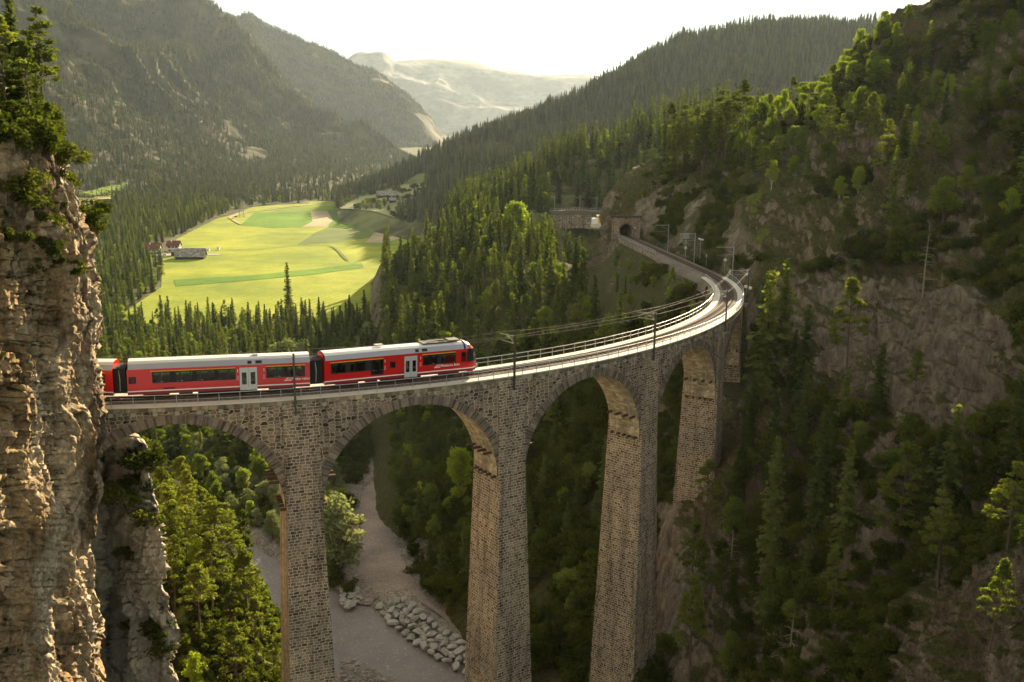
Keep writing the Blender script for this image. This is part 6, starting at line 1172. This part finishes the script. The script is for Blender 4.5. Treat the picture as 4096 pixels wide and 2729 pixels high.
for (u, vb, vt, lb, var) in ((160, 540, 60, "tallest pine at the edge of the left cliff top", 0), (60, 520, 20, "dense dark pine at the left edge of the cliff top", 3), (115, 560, 190, "smaller pine between the two tall ones on the cliff", 2), (205, 640, 420, "young pine leaning out from the cliff edge", 1), (10, 520, 90, "pine cut by the left border on the cliff top", 4)):
    hero(CLIFF, u, vb, vt, 'pine' if var != 3 else 'spruce', lb, var, 1.15, .8)
CSH = ((40, 560, 2.6), (110, 600, 2.2), (180, 610, 1.8), (30, 645, 1.9), (70, 510, 2.6), (140, 535, 2.2), (90, 480, 2.4), (20, 470, 2.8), (60, 590, 1.8), (150, 594, 1.6), (100, 540, 2.4), (195, 650, 1.4), (215, 700, 2.2), (20, 840, 2.6), (90, 870, 1.8), (150, 940, 1.6), (330, 950, 2.0), (270, 800, 2.0), (375, 1240, 1.8), (310, 890, 1.5), (30, 1010, 1.5))
for i, (u, v, s_) in enumerate(CSH):
    p = on_surf(CLIFF, u, v); HERO.append((p[0], p[1], p[2]-.2, s_, 'bush', "green shrub on the left cliff's %s, %s one counting downwards" % ("top" if v < 660 else "face", ["first", "second", "third", "fourth", "fifth", "sixth", "seventh", "eighth", "ninth", "tenth", "eleventh", "twelfth", "thirteenth", "fourteenth", "fifteenth", "sixteenth", "seventeenth", "eighteenth", "nineteenth", "twentieth", "last"][min(20, sorted([q[1] for q in CSH]).index(v))]), i % 4, 1.2))
ORD0 = ["topmost", "second", "third", "fourth", "fifth", "sixth", "seventh", "eighth", "ninth", "tenth", "eleventh", "twelfth", "lowest"]
BSH = ((500, 1850, 2.5), (540, 1905, 2.6), (560, 1990, 2.2), (520, 2060, 3.0), (590, 2120, 2.2), (610, 1900, 2.4), (520, 2260, 1.5), (600, 2480, 2.0), (660, 2560, 2.2), (690, 2650, 2.2), (560, 2540, 1.2), (360, 900, 2.0), (385, 960, 1.6))
for i, (u, v, s_) in enumerate(BSH):
    p = on_surf(CLIFFB, u, v); HERO.append((p[0], p[1], p[2]-.2, s_, 'bush', ("sunlit shrub on the rock buttress under the first arch, %s by height" % ORD0[sorted([q[1] for q in BSH]).index(v)]) if v > 1500 else ("shrub on the rock tower behind the cliff edge, %s one" % ("upper" if v < 930 else "lower")), i % 4, 1.2))
# ---------------- individuals and masses
VOL = {}
def put(kind, var, x, y, z, h, label, group=None, wide=1.0, rz=0):
    crown, trunk, H = PROTO[kind][var % len(PROTO[kind])]; s_ = h/H; nm = dict(spruce='spruce_tree', pine='pine_tree', broadleaf='broadleaf_tree', willow='willow_tree', lime='birch_tree', bush='shrub')[kind]
    r = bpy.data.objects.new(nm, None); r.location = (x, y, z); r.rotation_euler = (0, 0, rz); r.scale = (s_*wide, s_*wide, s_); r.empty_display_size = .5; C.objects.link(r); tag(r, label, 'shrub' if kind == 'bush' else 'tree', group)
    for n_, me in (("crown" if kind != 'bush' else "leaves", crown), ("trunk" if kind != 'bush' else "stems", trunk)): o = bpy.data.objects.new(n_, me); C.objects.link(o); o.parent = r
    return r
rr = random.Random(5)
hl = {}
for h_ in HERO: hl[h_[5]] = hl.get(h_[5], 0) + 1
for (x, y, z, h, k, lb, var, wd) in HERO: put(k, var, x, y, z, h, lb, ("shrubs on the left cliff" if 'left cliff' in lb else "shrubs on the rock buttress") if hl[lb] > 1 else None, wd, rr.random()*6.28)
KN = dict(spruce='spruce', pine='pine', broadleaf='leafy tree', willow='silver leaved tree', lime='yellow green tree', bush='shrub')
LM = [(300, 900, "the cliff's upper edge"), (450, 1180, "the wood by the cliff"), (420, 1420, "the last carriage's roof"), (600, 1030, "the white farmhouses"), (740, 1060, "the long barn"), (900, 1430, "the middle carriage"), (1155, 1200, "the lone thin spruce"), (1240, 1420, "the carriage gap"), (1560, 1370, "the leading carriage"), (1900, 1420, "the train's nose"), (1400, 1230, "the meadow's near edge"), (1600, 1150, "the meadow's right corner"),
 (1780, 930, "the bright hill pasture"), (2060, 1300, "the mast ahead of the train"), (2330, 1320, "the inner railing"), (2620, 1200, "the third viaduct mast"), (2350, 870, "the far railway wall"), (2530, 900, "the tunnel mouth"), (2720, 1000, "the straight track"), (2850, 1150, "the viaduct's bend"), (1000, 850, "the lattice pylon"), (1250, 830, "the meadow's far edge"), (1650, 850, "the slope barns"), (2300, 650, "the knoll top"), (2750, 560, "the hilltop grove"),
 (3060, 1250, "the big sunlit spruce"), (3550, 1250, "the bare rock face"), (3400, 850, "the golden pine"), (3690, 1000, "the dead tree"), (3500, 300, "the upper skyline"), (3900, 300, "the photo's upper right corner"), (3150, 500, "the sunlit crest"), (850, 1800, "the first arch's crown"), (700, 2030, "the river rapids"), (650, 2400, "the lit rock buttress"), (1250, 2200, "the nearest pier"), (1450, 2000, "the gravel path's fence"), (1750, 2050, "the second arch"),
 (1960, 2200, "the second pier"), (2300, 1900, "the third arch's opening"), (2480, 2100, "the third pier"), (2650, 1700, "the fourth arch's opening"), (2780, 1950, "the short pier's foot"), (3000, 1900, "the viaduct's right shadow"), (3100, 2500, "the dark lower hollow"), (3800, 2300, "the lower right rocks"), (3400, 2000, "the dark slope's middle"), (1000, 2550, "the young pine spur"), (950, 2350, "the spur's crest")]
ORD = ["first", "second", "third", "fourth", "fifth", "sixth", "seventh", "eighth", "ninth", "tenth", "eleventh", "twelfth", "thirteenth", "fourteenth", "fifteenth", "sixteenth", "seventeenth", "eighteenth", "nineteenth", "twentieth", "last"]
def place_of(c):
    u, v, d = [float(q) for q in proj(np.array([c[0], c[1], c[2]+c[3]*.6]))]; k = min(LM, key=lambda q: math.hypot(q[0]-u, q[1]-v)); du, dv = u-k[0], v-k[1]
    rel = ("right of" if du > 0 else "left of") if abs(du) > abs(dv) else ("below" if dv > 0 else "above"); return rel + " " + k[2], u
rest = []; IND = []
for kind in ('spruce', 'pine', 'broadleaf', 'willow', 'lime'):
    L_ = [c for c in CAND if c[4] == kind]; L_.sort(key=lambda c: -c[3]/math.hypot(c[0], c[1])); cut = 270; rest += L_[cut:]
    for c in L_[:cut]: pl, u = place_of(c); hs = [x[3] for x in L_[:cut]]; q = sorted(hs).index(c[3])/len(hs); sz = "tall" if q > .67 else "short" if q < .33 else "mid sized"; IND.append((c, sz, pl, u))
grp = {}
for t_ in IND: grp.setdefault((t_[0][4], t_[1], t_[2]), []).append(t_)
for (kind, sz, pl), L_ in grp.items():
    L_.sort(key=lambda t_: t_[3])
    for i, t_ in enumerate(L_):
        c = t_[0]; nm = KN[kind]; lb = "%s %s %s" % (sz, nm, pl) if len(L_) == 1 else "%s %s %s, %s from left" % (sz, nm, pl, ORD[min(i, 20)]); lb = lb.replace("the photo's upper right corner", "the upper right corner")
        put(kind, rr.randrange(6), c[0], c[1], c[2], c[3], lb, c[6] + " (" + nm + ")", .85+.45*rr.random(), rr.random()*6.28)
src = []; base = {}
for kind in ('spruce', 'pine', 'broadleaf', 'willow', 'lime'):
    base[kind] = (len(src), min(3, len(PROTO[kind])))
    for crown, trunk, H in PROTO[kind][:3]: src.append((joined(crown, trunk), H))
NEAR = source_coll("near_tree_kinds", [s_[0] for s_ in src])
ix = [base[c[4]][0] + rr.randrange(base[c[4]][1]) for c in rest]
gn_scatter("woodland", [c[:3] for c in rest], [c[3]/src[i][1] for c, i in zip(rest, ix)], [rr.random()*6.28 for c in rest], ix, NEAR, "dense mixed woodland filling the valley and the lower hillsides")
print("individual candidates", len(CAND), "rest", len(rest))
FAR = source_coll("far_tree_kinds", FARS)
def far(name, P, n, hr, label, dens=None, no=(), yes=None, seed=1, broad_=.2, vmin=None):
    rg = np.random.default_rng(seed); S = sample(P, n, rg); u, v, d = proj(S); m = (u > -300) & (u < PW+300) & (v < PH)
    for q in no: m &= ~inpoly(u, v, q)
    if dens is not None: m &= fbm(S*dens[0], 4, seed+3) > dens[1] + (np.clip((dens[2]-v)/200, 0, 2) if len(dens) > 2 else 0)
    S = S[m]; n = len(S); h = rg.uniform(*hr, n); ix = np.where(rg.random(n) < broad_, 5 + rg.integers(0, 2, n), rg.integers(0, 5, n)); gn_scatter(name, S - [0, 0, .6], np.where(ix > 4, h*.75/11, h/16), rg.random(n)*6.28, ix, FAR, label); print(name, n)
CLEAR = [(270, 850), (300, 815), (420, 782), (505, 765), (500, 800), (440, 830), (330, 850)]
far("mountain_forest", MOUNT, 90000, (9, 25), "dense conifer forest covering the big mountain slope on the left", (.004, -.75), [CLEAR], None, 21)
far("mountain_forest", MOUNT2, 60000, (10, 25), "hazy conifer forest on the farther mountain shoulder", (.003, -.6, 110), [], None, 22)
RP = [(1330, 860), (1400, 800), (1500, 775), (1600, 745), (1690, 740), (1700, 790), (1640, 830), (1590, 880), (1500, 905), (1380, 890)]
far("ridge_forest", RIDGE, 42000, (11, 27), "dark conifer forest covering the long ridge on the right", (.006, -.9), [RP], None, 23, .06)
far("valley_forest", sub(1350, 3200), 9000, (12, 20), "flat hazy forest at the far end of the valley floor", None, [MEADOW, CLEAR], None, 24, .25)
rg = np.random.default_rng(77)
BU = source_coll("bush_kinds", [joined(c, t) for c, t, H in PROTO['bush']])
def under(P, n, hr, label, poly, dens, seed, no=()):
    rg = np.random.default_rng(seed); S = sample(P, n, rg); u, v, d = proj(S); m = inpoly(u, v, poly) & (fbm(S*dens[0], 4, seed) > dens[1])
    for q in no: m &= ~inpoly(u, v, q)
    S = S[m]; S = S[keep_off(S)]; n = len(S); gn_scatter("undergrowth", S - [0, 0, .15], rg.uniform(*hr, n), rg.random(n)*6.28, rg.integers(0, 4, n), BU, label, 'undergrowth'); print('under', n)
FACE = [(3000, 1250), (3250, 1080), (3650, 1050), (4000, 1150), (4096, 1500), (3900, 1700), (3500, 1650), (3150, 1500)]
under(JP, 30000, (.35, 1.1), "low shrubs and grass tufts scattered over the right hand mountainside", [(2560, 600), (4300, -300), (4300, 2900), (2500, 2900), (2560, 1300)], (.05, -.05), 31, [FACE])
under(JP, 34000, (.7, 2.0), "dark undergrowth on the slope behind the piers", [(1560, 1560), (2560, 1300), (2700, 2900), (2200, 2900), (1560, 1900)], (.08, -.35), 32)
under(SPUR, 5000, (.25, .8), "bright undergrowth on the gorge spur", [(0, 1500), (1700, 1500), (1700, 3400), (0, 3400)], (.1, -.25), 33)
under(sub(150, 330), 7000, (.4, 1.3), "bushes along the river and the gravel path", [(500, 1600), (1700, 1600), (1420, 2400), (1100, 2400), (500, 2100)], (.06, -.05), 34)
under(CLIFF, 9000, (.3, .9), "shrubs and grass on top of the left cliff", [(-400, 300), (170, 500), (215, 600), (240, 690), (100, 650), (-400, 600)], (.2, -.5), 36)
under(CLIFF, 9000, (.15, .5), "tufts of grass on ledges of the left cliff", [(-400, 600), (240, 690), (300, 900), (380, 1300), (-400, 1100)], (.25, .15), 37)
under(RIDGE, 5000, (1.5, 4), "scattered bushes on the sloping pastures", [(1330, 880), (1480, 790), (1640, 740), (1760, 790), (1600, 910)], (.02, .12), 35)

def pebbles(name, poly, n, z, sc, label, seed):
    rg = np.random.default_rng(seed); us = [p[0] for p in poly]; vs = [p[1] for p in poly]; u = rg.uniform(min(us), max(us), n); v = rg.uniform(min(vs), max(vs), n); m = inpoly(u, v, poly); P = at_z(u[m], v[m], z); P[:, 2] = z; gn_scatter(name, P, rg.uniform(*sc, len(P))*(1+1.5*(rg.random(len(P)) > .93)), rg.random(len(P))*6.28, rg.integers(0, 4, len(P)), PB, label, 'pebbles')
pebbles("river_pebbles", [(1560, 2415), (1640, 2430), (1760, 2500), (1900, 2590), (1980, 2680), (1900, 2640), (1760, 2560), (1650, 2500)], 1500, -63.5, (.08, .3), "loose stones between the gravel path and the boulders", 1)
pebbles("river_pebbles", [(1385, 2360), (1450, 2370), (1470, 2410), (1420, 2450), (1385, 2440)], 160, -64.0, (.2, .55), "pile of round pinkish stones by the river's left bank", 2)
pebbles("river_pebbles", [(1390, 2640), (1480, 2660), (1600, 2729), (1640, 2760), (1390, 2760)], 420, -64.3, (.06, .2), "pebbles at the near river edge", 3)
_rg = np.random.default_rng(44); _U, _V, _D = proj(SLOPE); _sel = np.argwhere(inpoly(_U, _V, [(1595, 2165), (1700, 2140), (1815, 2225), (1825, 2305), (1700, 2325), (1625, 2260)])); _pk = _sel[_rg.integers(0, len(_sel), 900)]; _P = SLOPE[_pk[:, 0], _pk[:, 1]] + np.c_[_rg.normal(size=(900, 2))*.15, 0*_rg.random(900)+.03]
gn_scatter("scree", _P, _rg.uniform(.06, .2, 900), _rg.random(900)*6.28, _rg.integers(0, 4, 900), PB, "scree of small stones beside the gravel path", 'scree')
pebbles("river_pebbles", [(1330, 2230), (1480, 2260), (1620, 2360), (1700, 2450), (1560, 2420), (1400, 2380)], 1400, -63.85, (.05, .16), "small stones on the gravel between path and river", 6)
under(sub(140, 330), 9000, (.5, 1.6), "bushes at the foot of the shaded slope beside the path", [(1560, 1880), (1700, 2050), (1900, 2300), (1960, 2600), (1880, 2560), (1700, 2390), (1560, 2180)], (.1, -.5), 38)
pebbles("river_rocks", [(640, 1980), (720, 1960), (800, 2000), (830, 2070), (760, 2100), (680, 2080)], 160, -64.2, (.4, 1.3), "pale rocks in the river rapids behind the first arch", 5)
under(SLOPE, 60000, (.6, 1.8), "bushes crowding the slope right beside the gravel path", [(1535, 1800), (1580, 1950), (1610, 2120), (1680, 2330), (1860, 2510), (2000, 2700), (2050, 2500), (1900, 2300), (1750, 2100), (1640, 1900)], (.1, -.6), 39, [[(1610, 2170), (1700, 2150), (1800, 2230), (1810, 2300), (1700, 2300)]])
# dead trees: bare leaning limbs
def dead(loc, H, sd, label):
    rg = random.Random(sd); r = empty("dead_tree", loc, rg.random()*6, label=label, cat="dead tree"); mb = MB(); mb.tube([(0, 0, -.5), (.1, 0, H*.5), (.0, .1, H)], [.2*H/12, .12*H/12, .02], 6); mb.obj("trunk", M['dead'], r); mb = MB()
    for k in range(26):
        z = H*(.2+.75*rg.random()); a = rg.random()*6.28; l = (1.1-z/H)*H*.33*(.5+rg.random()*.7); dx, dy = math.cos(a)*l, math.sin(a)*l; mb.tube([(0, 0, z), (dx*.5, dy*.5, z+.05), (dx, dy, z-.25*l*rg.random())], [.05*H/12, .035*H/12, .012], 4); mb.tube([(dx*.55, dy*.55, z), (dx*.8-dy*.25, dy*.8+dx*.25, z+.1*l)], [.025, .01], 3)
    mb.obj("branches", M['dead'], r)
for (u, vb, vt, lb) in ((3690, 1150, 890, "bare dead conifer on the shaded slope above the rock face"), (2940, 2350, 2080, "grey dead tree with twisted limbs in the dark hollow"), (3180, 2680, 2380, "fallen grey dead tree among bushes at the bottom right"), (3420, 2100, 1900, "thin dead tree between dark pines on the right slope")):
    p = on_surf(SLOPE, u, vb); d = float(proj(p)[2]); dead((float(p[0]), float(p[1]), float(p[2])), (vb-vt)/FPX*d, int(u), lb)

# ------------------------------------------------------------------ the air
hm = bpy.data.materials.new("haze"); hm.use_nodes = True; ht = hm.node_tree; ht.nodes.clear(); ho = ht.nodes.new("ShaderNodeOutputMaterial"); hv = ht.nodes.new("ShaderNodeVolumePrincipled")
hv.inputs['Color'].default_value = (.74, .88, 1.0, 1); hv.inputs['Density'].default_value = .000019; hv.inputs['Anisotropy'].default_value = .4; ht.links.new(hv.outputs[0], ho.inputs['Volume'])
mb = MB(); mb.box((0, 8500, 500), (22000, 20000, 1240)); hz = mb.obj("haze", hm, None, kind='stuff')
